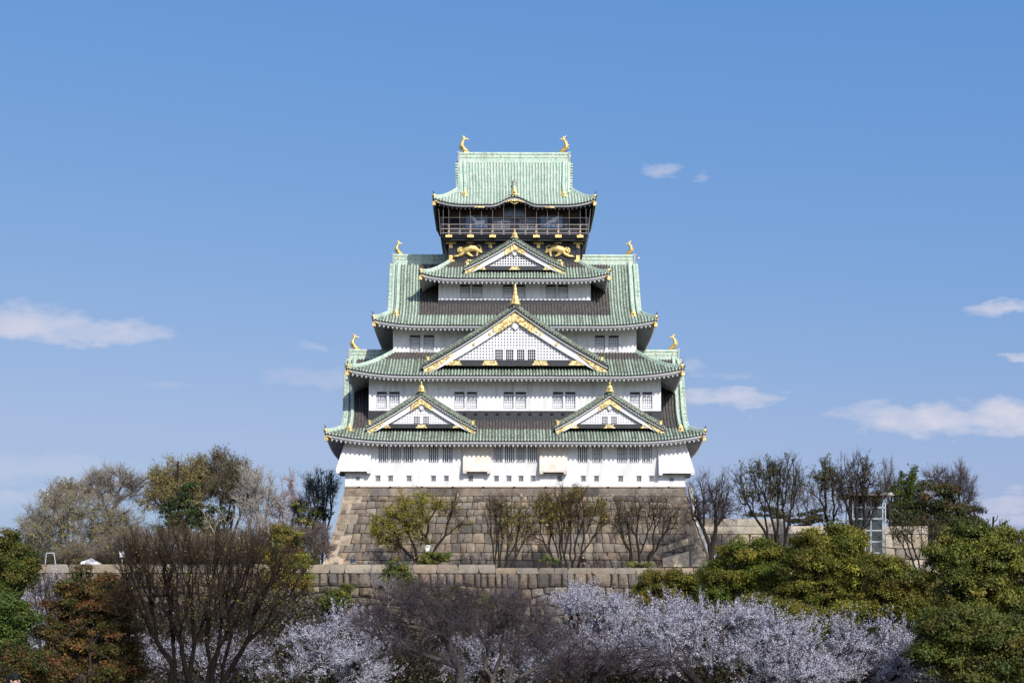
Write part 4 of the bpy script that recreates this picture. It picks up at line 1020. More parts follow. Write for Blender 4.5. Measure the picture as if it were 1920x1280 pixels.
m = MB(); e = bx(1740); m.add([(e, -.9, TER), (e, 30, TER), (e - .05, 30, zt2), (e - .05, 0, zt2)], [(0, 1, 2, 3)], 0, (.7, .7, .7)); m.build('side_face', 'stone_pale', kb)
# slanting stone edge between keep base and bastion, coloured white to look sunlit
m = MB(); Yq = 183.0
P = [((px - 960) * Yq / F, Yq - .5, (HZ - py) * Yq / F) for px, py in ((1290, 912), (1301, 973), (1335, 1062), (1346, 1062), (1312, 973), (1297, 912))]
m.add(P + [(x, y + 1.2, z) for x, y, z in P], [(0, 5, 4, 1), (1, 4, 3, 2), (0, 1, 7, 6), (1, 2, 8, 7), (5, 11, 10, 4), (4, 10, 9, 3), (0, 6, 11, 5)])
m.build('corner_stones', 'plaster', kb).location = (0, -186, 0)
# small tiled wall end peeking out at the right of the keep
pw = empty('plaster_wall', ((1293 - 960) * 181.5 / F, 190, 0)); tag(pw, 'short white plastered wall with a small tiled roof at the top right corner of the stone base', 'wall')
m = MB(); m.box(-1.2, .25, -.3, .3, lz(930, 190), lz(903, 190)); m.build('panel', 'plaster', pw)
m = MB(); z_ = lz(901, 190)
m.grid(np.array([[(-1.3, -.8, z_ - .1), (.6, -.8, z_ - .25)], [(-1.3, 0, z_ + .55), (.5, 0, z_ + .2)], [(-1.3, .8, z_ - .1), (.6, .8, z_ - .25)]]), 0, (.2, .6, 0))
m.tube([(-1.3, 0, z_ + .6), (.5, 0, z_ + .28), (.75, 0, z_ + .35)], [.12, .12, .05], 6, 0, (.5, .6, 0)); m.build('tiled_coping', 'copper', pw)
# ------------------------------------------------------------------ vegetation
def vmat(name, rough=.75, transl=.25): return mat(name, (1, 1, 1), rough, attr=True, transl=transl, spec=.2)
M['leaf'] = vmat('leaf', .55, .22); M['petal'] = vmat('petal', .8, .30)
M['bark'] = mat('bark', (1, 1, 1), .95, attr=True, var=.45, vscale=5, bump=.6, bscale=9, spec=.1)
M['twig'] = mat('twig', (1, 1, 1), .9, attr=True, spec=.1)
def tubes(mb, p0, p1, r0, r1, k, col, mi=0):
    """many separate tapered tubes at once"""
    p0 = np.asarray(p0, float); p1 = np.asarray(p1, float); n = len(p0)
    if n == 0: return
    d = p1 - p0; L = np.linalg.norm(d, axis=1, keepdims=True) + 1e-9; d = d / L
    ref = np.where(np.abs(d[:, 2:3]) > .9, np.array([[1., 0, 0]]), np.array([[0, 0, 1.]]))
    a = np.cross(d, ref); a /= np.linalg.norm(a, axis=1, keepdims=True) + 1e-9; b = np.cross(d, a)
    th = np.arange(k) * 2 * PI / k
    c = np.cos(th)[None, :, None] * a[:, None] + np.sin(th)[None, :, None] * b[:, None]
    A = p0[:, None] + c * np.asarray(r0).reshape(-1, 1, 1); B = (p1 + d * np.asarray(r1).reshape(-1, 1) * .3)[:, None] + c * np.asarray(r1).reshape(-1, 1, 1)
    V = np.concatenate([A, B], 1).reshape(-1, 3)
    i = np.arange(k); j = (i + 1) % k; f = np.stack([i, j, j + k, i + k], -1)
    Fc = (f[None] + (np.arange(n) * 2 * k)[:, None, None]).reshape(-1, 4)
    col = np.asarray(col, float); C = np.tile(col, (len(V), 1)) if col.ndim == 1 else np.repeat(col, 2 * k, 0)
    mb.add(V, Fc, mi, C)
def blades(mb, c, size, r, cols, asp=.55, tri=False, flatness=0.0, nrm=None):
    """leaf / petal sized quads with random orientation"""
    n = len(c)
    if n == 0: return
    a = r.normal(size=(n, 3)); a[:, 2] *= (1 - flatness); a /= np.linalg.norm(a, axis=1, keepdims=True)
    if nrm is not None:
        nn_ = nrm + r.normal(0, .55, (n, 3)); nn_ /= np.linalg.norm(nn_, axis=1, keepdims=True); a = r.normal(size=(n, 3)); a -= (a * nn_).sum(1, keepdims=True) * nn_; a /= np.linalg.norm(a, axis=1, keepdims=True)
    b = r.normal(size=(n, 3)) if nrm is None else np.cross(nn_, a); b -= (b * a).sum(1, keepdims=True) * a; b /= np.linalg.norm(b, axis=1, keepdims=True) + 1e-9
    s_ = (size * r.uniform(.6, 1.4, n))[:, None]
    V = np.stack([c - a * s_, c + b * s_ * asp, c + a * s_, c - b * s_ * asp], 1).reshape(-1, 3)
    Fc = np.arange(4 * n).reshape(n, 4)
    mb.add(V, Fc, 0, np.repeat(cols, 4, 0))
def palette(r, n, cols, jit=.18):
    cols = np.asarray(cols, float); i = r.randint(0, len(cols), n); c = cols[i] * (1 + r.normal(0, jit, (n, 1))) * (1 + r.normal(0, .06, (n, 3))); return np.clip(c, .004, 1)

def skeleton(r, start, dirn, tips, rtip=.03, power=.5, wig=.10, f0=.5):
    """branching skeleton reaching every tip; returns segment arrays and the direction at each tip"""
    P0, P1, R0, R1, TD = [], [], [], [], np.zeros((len(tips), 3))
    stack = [(np.asarray(start, float), np.asarray(dirn, float), np.arange(len(tips)))]
    while stack:
        p, d, ids = stack.pop(); n = len(ids); S_ = tips[ids]; cen = S_.mean(0)
        if n == 1: groups = [ids]; targets = [tips[ids[0]]]
        else:
            X = S_ - p; X = X / (np.linalg.norm(X, axis=1, keepdims=True) + 1e-6) + X * .02
            Xc = X - X.mean(0); w_, v_ = np.linalg.eigh(Xc.T @ Xc + np.eye(3) * 1e-6)
            ax_ = v_[:, 2] + r.normal(0, .25, 3); pr = Xc @ ax_; o = np.argsort(pr)
            cut = int(np.clip(n * r.uniform(.3, .7), 1, n - 1))
            groups = [ids[o[:cut]], ids[o[cut:]]]
            targets = [p + (tips[g].mean(0) - p) * (f0 if len(g) > 1 else 1) for g in groups]
        for g, t in zip(groups, targets):
            L = np.linalg.norm(t - p); 
            if L < 1e-4: continue
            rg = rtip * len(g) ** power; rp = rg * 1.12
            k = 3 if L > .5 else 2; prev = p; dd = d
            c1 = p + d * L * .35
            for q in range(1, k + 1):
                s_ = q / k; pt = (1 - s_) ** 2 * p + 2 * s_ * (1 - s_) * c1 + s_ * s_ * t
                if q < k: pt = pt + r.normal(0, wig * L * .35, 3)
                P0.append(prev); P1.append(pt); R0.append(rp + (rg - rp) * (q - 1) / k); R1.append(rp + (rg - rp) * s_)
                dd = pt - prev; prev = pt
            nd = dd / (np.linalg.norm(dd) + 1e-9)
            if len(g) == 1: TD[g[0]] = nd
            else: stack.append((t, nd, g))
    return np.array(P0), np.array(P1), np.array(R0), np.array(R1), TD
def sprays(r, p, d, n, L, spread, up=.0, segs=2):
    """n curved twigs from each point; returns segments and their end points/directions"""
    P = np.repeat(p, n, 0); D = np.repeat(d, n, 0) + r.normal(0, spread, (len(P), 3)); D[:, 2] += up
    D /= np.linalg.norm(D, axis=1, keepdims=True) + 1e-9
    l_ = L * r.uniform(.4, 1.25, (len(P), 1)); A, B = [], []
    for q in range(segs):
        D2 = D + r.normal(0, .22, D.shape); D2[:, 2] += up * .5; D2 /= np.linalg.norm(D2, axis=1, keepdims=True) + 1e-9
        E = P + D2 * l_ / segs; A.append(P); B.append(E); P, D = E, D2
    return A, B, P, D
def lobe_points(r, lobes, n, Y, shell=.5, zmin=None, depth=1.0):
    w = np.array([l[4] if len(l) > 4 else 1. for l in lobes]) * np.array([l[2] * l[3] for l in lobes]); w = w / w.sum()
    out = []
    for l, k in zip(lobes, r.multinomial(n, w)):
        px, py, rx, ry = l[:4]; c = at(px, py, Y); s_ = Y / F
        v_ = r.normal(size=(k, 3)); v_ /= np.linalg.norm(v_, axis=1, keepdims=True)
        rad = (shell + (1 - shell) * r.rand(k, 1) ** .6)
        out.append(c + v_ * rad * np.array([rx * s_, rx * s_ * depth, ry * s_]))
    return np.concatenate(out)

TN, TR, TT = .66, .72, .7     # density of limbs, their thickness, density of twigs
def tree(name, label, cat, base, Y, lobes, seed, ntips=160, rtip=.028, bark=(.10, .08, .065), twigcol=(.12, .09, .08), tw=(5, .9, .45, .15), tw2=(3, .4, .5), rtw=.012,
         leaves=None, blossom=None, stems=1, zb=None, group=None, power=.5, shell=.35, depth=1.0, wig=.10, lean=0, f0=.5, up0=1.0, fork=.35, clump=None):
    """base: photo column of the foot; Y depth; lobes: crown ellipsoids as (column, row, rx, ry[, weight]) seen from the camera position"""
    r = np.random.RandomState(seed)
    ntips = max(16, int(ntips * TN)); rtip = rtip * TR; tw = (max(2, round(tw[0] * TT)),) + tuple(tw[1:]); tw2 = tw2 and ((max(1, round(tw2[0] * TT)),) + tuple(tw2[1:]))
    bz = TER if zb is None else zb
    foot = np.array([(base - 960) * Y / F, Y, bz])
    root = empty(name, foot); tag(root, label, cat, group)
    tips = lobe_points(r, lobes, ntips, Y, shell, depth=depth) - foot
    if clump:      # limbs end in separate flattened tiers with gaps between them
        cc_ = tips[r.randint(0, len(tips), clump[0])]; tips = cc_[r.randint(0, len(cc_), len(tips))] + r.normal(0, 1, tips.shape) * np.array([clump[1], clump[1], clump[2]])
    tips = tips[tips[:, 2] > .6]
    wood = MB(); tw_ = MB(); bark = np.array(bark); twigcol = np.array(twigcol)
    cen = tips.mean(0)
    if stems == 1: gs = [np.arange(len(tips))]
    else:
        o = np.argsort(tips[:, 0] + r.normal(0, .8, len(tips))); gs = np.array_split(o, stems)
    P0, P1, R0, R1, T, TD = [], [], [], [], [], []
    low = np.percentile(tips[:, 2], 10)
    for i, g in enumerate(gs):
        tg = tips[g]; st = np.array([(i - (stems - 1) / 2) * .5, r.uniform(-.3, .3) * (stems > 1), 0.])
        fk = st + np.array([lean * .3, 0, 1.]) * max(.5, low * fork) if stems == 1 else st + (tg.mean(0) * np.array([1, 1, 0]) * .12 + np.array([0, 0, max(.8, low * fork)]))
        rb = rtip * len(g) ** power
        q = [st, st * .6 + fk * .4 + r.normal(0, .06, 3), fk]
        for a_, b_, ra, rb_ in ((q[0], q[1], rb * 1.55, rb * 1.2), (q[1], q[2], rb * 1.2, rb * 1.08)):
            P0.append([a_]); P1.append([b_]); R0.append([ra]); R1.append([rb_])
        a, b, c, d_, td = skeleton(r, fk, (q[2] - q[1]) / np.linalg.norm(q[2] - q[1]) * up0, tg, rtip, power, wig, f0)
        P0.append(a); P1.append(b); R0.append(c); R1.append(d_); T.append(tg); TD.append(td)
    P0, P1, R0, R1 = (np.concatenate(x_) for x_ in (P0, P1, R0, R1)); T = np.concatenate(T); TD = np.concatenate(TD)
    big = R0 > .09
    tubes(wood, P0[big], P1[big], R0[big], R1[big], 8, bark); 
    sm = ~big; tubes(wood, P0[sm], P1[sm], R0[sm], R1[sm], 4, bark * .9 + twigcol * .1)
    wood.build('trunk', 'bark', root, smooth=True)
    n1, L1, sp1, up1 = tw; A, B, E, D = sprays(r, T, TD, n1, L1, sp1, up1)
    k = len(A)
    # a few side twigs from the thin branches as well
    thin = (R0 < .07) & (R0 > 0); mid = (P0[thin] + P1[thin]) / 2; dm = P1[thin] - P0[thin]; dm /= np.linalg.norm(dm, axis=1, keepdims=True) + 1e-9
    A2, B2, E2, D2 = sprays(r, mid, dm, max(1, n1 // 2), L1 * .9, sp1 * 1.2, up1)
    E = np.concatenate([E, E2]); D = np.concatenate([D, D2])
    for q in range(k):
        a = np.concatenate([A[q], A2[q]]); b = np.concatenate([B[q], B2[q]])
        r0 = rtw * (1.5 - .6 * q / k); tubes(tw_, a, b, np.full(len(a), r0), np.full(len(a), r0 * .7), 3, twigcol * r.uniform(.75, 1.25, (len(a), 1)))
    starts = np.concatenate([np.concatenate([A[-1], A2[-1]]), E])
    if tw2:
        n2, L2, sp2 = tw2; sD = np.concatenate([D, D]); A3, B3, E3, D3 = sprays(r, starts, sD, n2, L2, sp2, up1 * .6, 1)
        tubes(tw_, A3[0], B3[0], np.full(len(E3), rtw * .8), np.full(len(E3), rtw * .4), 3, twigcol * r.uniform(.75, 1.3, (len(E3), 1)))
        ends = E3; alln = np.concatenate([E3, (A3[0] + B3[0]) / 2, E])
    else: ends = E; alln = E
    tw_.build('crown_twigs', 'twig', root)
    for kind, spec in (('foliage', leaves), ('blossom', blossom)):
        if not spec: continue
        # spec: fraction of twig ends, per end, spread, size, colours, patchiness
        fr, per, spd, size, cols = spec[:5]; patch = spec[5] if len(spec) > 5 else 0
        pts = alln
        if kind == 'blossom':      # flowers sit in rows along the outer shoots
            qa = np.concatenate([np.concatenate([A[q], A2[q]]) for q in range(k)]); qb = np.concatenate([np.concatenate([B[q], B2[q]]) for q in range(k)])
            tt = np.linspace(.08, 1, 6)[None, :, None]; pts = (qa[:, None] * (1 - tt) + qb[:, None] * tt).reshape(-1, 3)
            keep_b = np.repeat(r.rand(len(qa)) < .72, 6); pts = pts[keep_b]
        if patch:      # leaves break only on some branches
            c_ = T[r.randint(0, len(T), max(3, int(14 * patch)))]; dmin = np.min(np.linalg.norm(pts[:, None] - c_[None], axis=2), 1)
            keepm = r.rand(len(pts)) < np.exp(-(dmin / (np.percentile(dmin, 50) + .01)) ** 2 * .8) + .05; pts = pts[keepm]
        sel = pts[r.rand(len(pts)) < fr]; off = r.normal(0, spd, (len(sel) * per, 3)); c = np.repeat(sel, per, 0) + off
        pc = palette(r, len(c), cols, .12) * (1 if kind == 'foliage' else 1) * np.repeat(r.uniform(.75, 1.2, (len(sel), 1)), per, 0)
        nr_ = off / (np.linalg.norm(off, axis=1, keepdims=True) + 1e-6) + np.array([0, -.15, .35]) if kind == 'blossom' else None
        mb = MB(); blades(mb, c, size, r, np.clip(pc, .003, .92), .6, nrm=nr_)
        mb.build(kind, 'leaf' if kind == 'foliage' else 'petal', root)
    return root

EVB = 1.62      # leaf reflectance level for the evergreen crowns
def evergreen(name, label, cat, base, Y, lobes, seed, zb, cl_r=.9, dens=26, size=.13, cols=None, bark=(.07, .055, .045), group=None, nclump=70, depth=.8, stems=1, twigs=True, flat=.75, outer=.55):
    """broadleaf crown: limbs carry many leaf clumps; every clump is a cloud of leaf blades, gaps between clumps"""
    r = np.random.RandomState(seed); foot = np.array([(base - 960) * Y / F, Y, zb]); root = empty(name, foot); tag(root, label, cat, group)
    C = lobe_points(r, lobes, nclump, Y, outer, depth=depth) - foot
    C = C[C[:, 2] > .5]
    low = np.percentile(C[:, 2], 8)
    wood = MB(); bark = np.array(bark); fk = np.array([0, 0, max(.5, low * .5)])
    a, b, c, d_, td = skeleton(r, fk, (0, 0, 1), C, .045, .5, .1)
    rb = .045 * len(C) ** .5
    tubes(wood, np.array([[0, 0, 0.]]), fk[None], [rb * 1.5], [rb * 1.1], 9, bark); tubes(wood, a, b, c, d_, 6, bark)
    wood.build('trunk', 'bark', root, smooth=True)
    mb = MB(); cols = np.asarray(cols, float)
    hue = r.normal(0, .10, (len(C), 3)) * np.array([1.0, .7, .5]) + r.normal(0, .20, (len(C), 1)); pick = r.randint(0, len(cols), len(C))
    for i, c_ in enumerate(C):
        rr = cl_r * r.uniform(.55, 1.4); n = int(dens * rr * rr * 4)
        # sub-tufts inside a clump
        nt = max(6, int(16 * rr)); v_ = r.normal(size=(nt, 3)); v_ /= np.linalg.norm(v_, axis=1, keepdims=True); v_[:, 2] = np.abs(v_[:, 2]) * .9 - .15
        tc_ = c_ + v_ * rr * np.array([1, 1, flat]) * r.uniform(.72, 1.0, (nt, 1))
        k = r.randint(0, nt, n); p = tc_[k] + r.normal(0, .06 + rr * .14, (n, 3)) * np.array([1, 1, .8])
        base_c = cols[pick[i]] * (1 + hue[i]); mixc = np.where(r.rand(n, 1) < .7, base_c[None], cols[r.randint(0, len(cols), n)])
        cc = EVB * mixc * (1 + r.normal(0, .22, (n, 1))) * (1 + r.normal(0, .10, (nt, 1))[k]); on_ = p - c_ + np.array([0, 0, rr * .35]); on_ /= np.linalg.norm(on_, axis=1, keepdims=True) + 1e-6; blades(mb, p, size, r, np.clip(cc, .003, 1), .5, nrm=on_)
    mb.build('crown', 'leaf', root)
    return root

GRN = [(.045, .065, .012), (.065, .085, .014), (.085, .095, .018), (.035, .05, .012)]
OLV = [(.085, .095, .016), (.065, .075, .014), (.11, .105, .02), (.045, .055, .012), (.12, .085, .02)]
YGR = [(.16, .15, .02), (.11, .11, .02), (.20, .16, .03), (.09, .075, .02)]
RED = [(.13, .055, .018), (.09, .06, .016), (.05, .06, .014), (.16, .075, .02), (.04, .05, .012), (.10, .045, .015)]
BLO = [(.74, .74, .88), (.80, .80, .91), (.66, .66, .82), (.85, .85, .94), (.72, .68, .79)]
YL = [(.34, .34, .035), (.27, .29, .035), (.38, .33, .05), (.26, .17, .045)]
DK = (.035, .028, .024)
GT = 'young trees in a row on the terrace in front of the stone base'
# ---- terrace row in front of the base (depth about 171)
tree('budding_tree', 'wide spreading tree with yellow-green buds, leftmost of the row before the stone base', 'tree', 800, 170.6, [(750, 980, 58, 36), (790, 945, 66, 32), (845, 945, 42, 34), (730, 1000, 36, 28), (765, 1015, 60, 18, .6), (860, 975, 26, 26)], 11, 230, .034,
     (.028, .023, .019), (.07, .05, .04), (5, .8, .5, .1), (2, .4, .6), .012, leaves=(.52, 7, .14, .07, YL, .7), stems=2, group=GT, zb=8.2, depth=.55, fork=.15)
tree('budding_tree', 'narrow upright multi-stemmed tree with few yellow-green tufts before the stone base', 'tree', 942, 170.4, [(925, 955, 26, 38), (960, 960, 34, 36), (985, 985, 22, 30), (915, 1000, 18, 18, .5), (945, 1005, 30, 18, .5)], 12, 150, .037,
     (.045, .036, .03), (.08, .055, .045), (5, .8, .45, .15), (2, .4, .6), .012, leaves=(.14, 7, .12, .065, YL + [(.16, .14, .03)], .4), stems=4, group=GT, zb=8.2, depth=.5, fork=.15)
tree('budding_tree', 'broad vase-shaped tree with rusty green buds, tallest before the stone base', 'tree', 1062, 170.2, [(1045, 940, 38, 34, 1.3), (1080, 945, 38, 36, 1.3), (1015, 955, 25, 34), (1125, 965, 22, 34), (1000, 1000, 25, 22, .6), (1060, 985, 40, 24)], 13, 240, .034,
     (.04, .032, .027), (.085, .055, .04), (5, .85, .45, .15), (3, .4, .6), .012, leaves=(.15, 6, .12, .065, YL + [(.26, .13, .05), (.18, .15, .03)], .6), stems=5, group=GT, zb=8.2, depth=.5, fork=.12)
tree('bare_tree', 'dark leafless vase-shaped tree before the right half of the stone base', 'tree', 1200, 170.4, [(1180, 960, 32, 32), (1215, 955, 38, 34), (1250, 960, 26, 34), (1165, 985, 22, 22), (1265, 985, 25, 20, .6), (1170, 1000, 30, 16, .5)], 14, 200, .034,
     (.035, .028, .024), (.07, .052, .045), (4, .9, .45, .15), (3, .5, .5), .012, leaves=(.03, 5, .1, .06, YL), stems=3, group=GT, zb=8.2, depth=.5, fork=.15)
tree('bare_tree', 'dark bare tree standing at the right corner of the stone base against the sky', 'tree', 1334, 172, [(1318, 930, 28, 36), (1350, 925, 24, 36), (1335, 950, 38, 36), (1360, 960, 22, 26), (1300, 960, 22, 30)], 15, 280, .031,
     (.04, .034, .03), (.075, .058, .052), (4, 1.0, .45, .15), (3, .5, .5), .013, group=GT, zb=8.2, depth=.6, fork=.25)
# ---- right side, before and behind the bastion
LF = [(.07, .09, .02), (.11, .12, .028), (.14, .10, .03), (.055, .07, .018)]
tree('budding_tree', 'tall tree with sparse dark green tufts before the left part of the bastion', 'tree', 1458, 176, [(1400, 885, 34, 18), (1440, 885, 32, 22), (1480, 880, 28, 22), (1420, 920, 46, 26), (1475, 920, 36, 30), (1500, 900, 14, 26), (1400, 950, 40, 18, .4)], 16, 270, .033,
     (.03, .026, .022), (.06, .045, .04), (4, 1.0, .4, .2), (2, .5, .5), .013, leaves=(.30, 6, .12, .085, LF, .9), stems=3, zb=8.2, depth=.6, fork=.35)
tree('budding_tree', 'slim tree with clustered green leaves on thin upright branches left of the glass lift', 'tree', 1560, 178, [(1545, 880, 22, 26), (1530, 915, 24, 22), (1560, 910, 26, 28), (1565, 950, 30, 20, .6)], 17, 120, .032,
     (.03, .026, .022), (.06, .045, .04), (4, .9, .4, .2), (2, .5, .5), .013, leaves=(.30, 7, .12, .09, LF, .5), zb=8.2, depth=.6)
tree('budding_tree', 'tallest right-hand tree, its brown and green crown above the glass lift roof', 'tree', 1610, 170.5, [(1600, 880, 34, 28, 1.2), (1580, 910, 30, 28), (1640, 900, 30, 30), (1655, 920, 22, 26), (1600, 930, 44, 24), (1630, 975, 30, 18, .3)], 18, 240, .033,
     (.03, .026, .022), (.055, .042, .038), (4, 1.0, .38, .3), (2, .5, .45), .011, leaves=(.16, 7, .13, .085, LF + [(.13, .07, .03)], .5), stems=2, zb=8.2, depth=.6, fork=.5)
tree('bare_tree', 'thin bare tree with fine grey twigs between the glass lift and the dark evergreen', 'tree', 1668, 196, [(1665, 890, 14, 30), (1672, 920, 18, 26)], 19, 60, .03,
     (.06, .05, .045), (.10, .08, .075), (4, .9, .35, .3), (3, .5, .4), .012, zb=8.2)
tree('bare_tree', 'bare grey fan-shaped tree rising behind the dark evergreen at the right', 'tree', 1785, 204, [(1795, 895, 22, 26), (1755, 900, 24, 20), (1812, 915, 18, 28), (1780, 920, 34, 20), (1815, 945, 16, 20)], 20, 170, .032,
     (.05, .045, .045), (.10, .085, .085), (5, 1.1, .35, .3), (3, .55, .4), .013, zb=8.2, fork=.55)
evergreen('evergreen_tree', 'dense dark rounded evergreen with brownish top right of the glass lift', 'tree', 1765, 198, [(1745, 940, 60, 34), (1700, 965, 36, 28), (1790, 965, 45, 30), (1750, 985, 70, 28), (1820, 985, 24, 22, .6), (1685, 1000, 30, 20), (1800, 1010, 45, 22), (1860, 990, 30, 16, .6)], 21, 8.2, .9, 60, .15,
     [(.04, .042, .014), (.028, .038, .012), (.07, .048, .02), (.022, .03, .01)], nclump=230)
tree('budding_tree', 'small tree with bright green leaf sprays between the glass lift and the dark evergreen', 'tree', 1700, 186, [(1695, 900, 14, 14), (1712, 890, 10, 12), (1690, 925, 18, 16), (1700, 915, 14, 20)], 22, 40, .03, (.03, .026, .022), (.06, .05, .04), (4, .8, .4, .2), (2, .4, .5), .012,
     leaves=(.75, 7, .12, .10, [(.10, .13, .025), (.07, .10, .02)]), zb=8.2)
tree('bare_tree', 'dark leaning tree with few leaves in front of the right end of the bastion', 'tree', 1725, 169.5, [(1690, 985, 30, 22), (1735, 985, 26, 24), (1765, 1000, 20, 22), (1700, 1010, 26, 14, .5)], 23, 90, .034, (.03, .026, .022), (.055, .045, .038), (4, .8, .45, .15), (2, .4, .5), .012,
     leaves=(.16, 5, .1, .08, LF), stems=3, zb=8.2, depth=.5, fork=.15)
for px, top, w_, sd in ((1862, 968, 4, 1), (1846, 976, 3, 2), (1883, 978, 3, 3), (333, 864, 3.4, 4)):
    r_ = np.random.RandomState(sd); Yq = 190; ft = at(px, 1040, Yq); ft[2] = TER; s_o = empty('pruned_trunk', ft)
    tag(s_o, ['tall dark pruned trunk stump standing up behind the right-hand camphor crown', 'stubby pruned trunk with a leafy knob, leftmost of three stumps behind the camphor', 'slim forked dead stem, rightmost of three stumps behind the camphor', 'topped grey trunk poking out of the yellowish broad tree on the mound'][sd - 1], 'stump', 'pruned stumps behind the camphor' if sd < 4 else None)
    m = MB(); h_ = (HZ - top) * Yq / F - TER; k_ = w_ * Yq / F * .55
    m.tube([(0, 0, 0), (.1, 0, h_ * .4), (-.05, 0, h_ * .75), (.05, 0, h_)], [k_ * 1.2, k_, k_, k_ * .85], 8, 0, (.03, .025, .022))
    for q in range(3): zz = h_ * r_.uniform(.7, .92); sg = r_.choice([-1, 1]); m.tube([(0, 0, zz), (sg * .45, 0, zz + .35), (sg * .6, .1, zz + .9)], [k_ * .5, k_ * .4, .04], 6, 0, (.03, .025, .022))
    m.build('trunk', 'bark', s_o, smooth=True)
    if sd in (2, 3):
        m = MB(); c = np.array([0, 0, h_ * .95]) + r_.normal(0, .35, (160, 3)); blades(m, c, .1, r_, palette(r_, 160, GRN)); m.build('foliage', 'leaf', s_o)
tree('bare_tree', 'faint grey bare tree behind the gap between the two leafy trees left of the lift', 'tree', 1520, 204, [(1505, 925, 26, 22), (1530, 945, 30, 20), (1490, 950, 22, 16)], 24, 110, .024, (.09, .08, .08), (.13, .115, .115), (4, 1.0, .4, .2), (2, .5, .5), .012, zb=8.2)
evergreen('dark_bush', 'dark clipped shrub row on top of the bastion behind the leafy trees', 'bush', 1480, 196, [(1440, 962, 40, 8), (1500, 972, 30, 12), (1550, 965, 36, 14)], 25, 13.5, .6, 70, .12, [(.03, .04, .015), (.06, .05, .02), (.035, .035, .02)], nclump=46)
# ---- left hill behind the moat wall
GH = 'trees on the mound left of the keep'
PB = (.145, .125, .10); PT = (.23, .20, .155)
tree('bare_tree', 'big spreading bare tree with greyish twigs at the left end of the mound', 'tree', 135, 186, [(120, 950, 70, 36), (70, 990, 44, 34), (180, 970, 60, 36), (120, 1010, 90, 30), (230, 985, 50, 30), (60, 1025, 40, 18, .6)], 31, 420, .035, PB, PT, (5, 1.2, .5, .05), (3, .6, .6), .017,
     leaves=(.07, 5, .14, .085, YL + [(.20, .17, .05)], 1.0), group=GH, zb=8.2, fork=.25, depth=.7)
tree('bare_tree', 'bare tree with a fan of dark fine twigs topping the skyline left of centre mound', 'tree', 205, 198, [(215, 895, 40, 22), (180, 905, 30, 18), (250, 905, 30, 18), (215, 925, 60, 22)], 32, 190, .033, (.12, .105, .09), (.22, .19, .15), (5, 1.1, .45, .15), (3, .6, .5), .016, group=GH, zb=8.2, fork=.7, depth=.7)
tree('budding_tree', 'yellow-brown tree with loose foliage and a round top behind the big bare tree', 'tree', 130, 204, [(125, 912, 26, 12), (145, 925, 36, 16), (100, 940, 30, 18)], 33, 90, .03, PB, (.24, .18, .14), (4, .9, .5, .1), (3, .5, .5), .015, leaves=(.35, 4, .14, .09, [(.27, .20, .08), (.22, .18, .05)]), group=GH, zb=8.2)
tree('budding_tree', 'broad tree in yellowish new leaf on the mound with a dark ivy-clad lower half', 'tree', 345, 192, [(320, 885, 36, 22), (365, 885, 40, 26), (300, 910, 30, 24), (395, 905, 30, 30), (345, 925, 60, 28), (290, 940, 26, 22)], 34, 320, .034, (.10, .085, .06), (.20, .15, .11), (5, 1.0, .5, .1), (3, .5, .6), .015,
     leaves=(.26, 4, .16, .085, [(.34, .28, .08), (.27, .23, .06), (.20, .17, .06)]), group=GH, zb=8.2, fork=.35, depth=.7)
evergreen('evergreen_tree', 'dark ivy-green thicket tree under the yellowish broad tree on the mound', 'tree', 350, 189, [(340, 960, 40, 26), (395, 970, 40, 24), (320, 990, 36, 22), (370, 1000, 60, 20), (350, 930, 14, 22, .7)], 35, 8.2, .8, 60, .14, [(.045, .065, .018), (.03, .05, .014), (.09, .08, .03), (.022, .038, .012)], nclump=105, group=GH)
tree('budding_tree', 'tall slender tree with a spiky dark top, highest on the left skyline', 'tree', 425, 190, [(410, 855, 14, 18), (425, 880, 26, 22), (450, 890, 26, 24), (420, 915, 36, 30), (450, 930, 36, 26), (445, 870, 18, 12, .5)], 36, 240, .032, (.16, .14, .115), (.17, .13, .10), (5, .9, .35, .3), (3, .5, .45), .014,
     leaves=(.16, 4, .12, .085, [(.10, .10, .035), (.07, .075, .025), (.17, .15, .05)]), group=GH, zb=8.2, stems=2)
tree('bare_tree', 'pale grey bare tree with a rounded haze of twigs right of the spiky tall tree', 'tree', 475, 187, [(470, 900, 26, 26), (495, 915, 24, 30), (460, 930, 30, 28), (500, 945, 26, 26), (480, 965, 36, 22)], 37, 260, .03, (.30, .26, .22), (.33, .30, .265), (4, 1.0, .4, .25), (3, .5, .45), .015, group=GH, zb=8.2, stems=2)
tree('blossoming_tree', 'small tree with pinkish white blossom on open branches near the keep on the mound', 'tree', 542, 188, [(540, 905, 14, 26, .7), (535, 940, 26, 22), (560, 945, 20, 20), (515, 955, 18, 16), (545, 970, 30, 16)], 38, 120, .028, (.12, .09, .085), (.28, .2, .19), (4, .9, .45, .2), (3, .5, .5), .013,
     blossom=(.30, 4, .12, .06, [(.60, .52, .51), (.55, .46, .45), (.66, .60, .60)]), group=GH, zb=8.2)
tree('budding_tree', 'dark blue-green small-leaved tree with upright stems nearest to the keep on the mound', 'tree', 605, 186, [(610, 893, 20, 12), (585, 905, 18, 16), (622, 915, 12, 16), (600, 925, 28, 22), (590, 955, 22, 18, .5)], 39, 170, .03, (.07, .065, .06), (.10, .10, .10), (4, .8, .4, .25), (2, .5, .5), .013,
     leaves=(.3, 4, .13, .07, [(.08, .10, .085), (.055, .07, .06), (.11, .12, .06)]), stems=3, group=GH, zb=8.2, depth=.6)
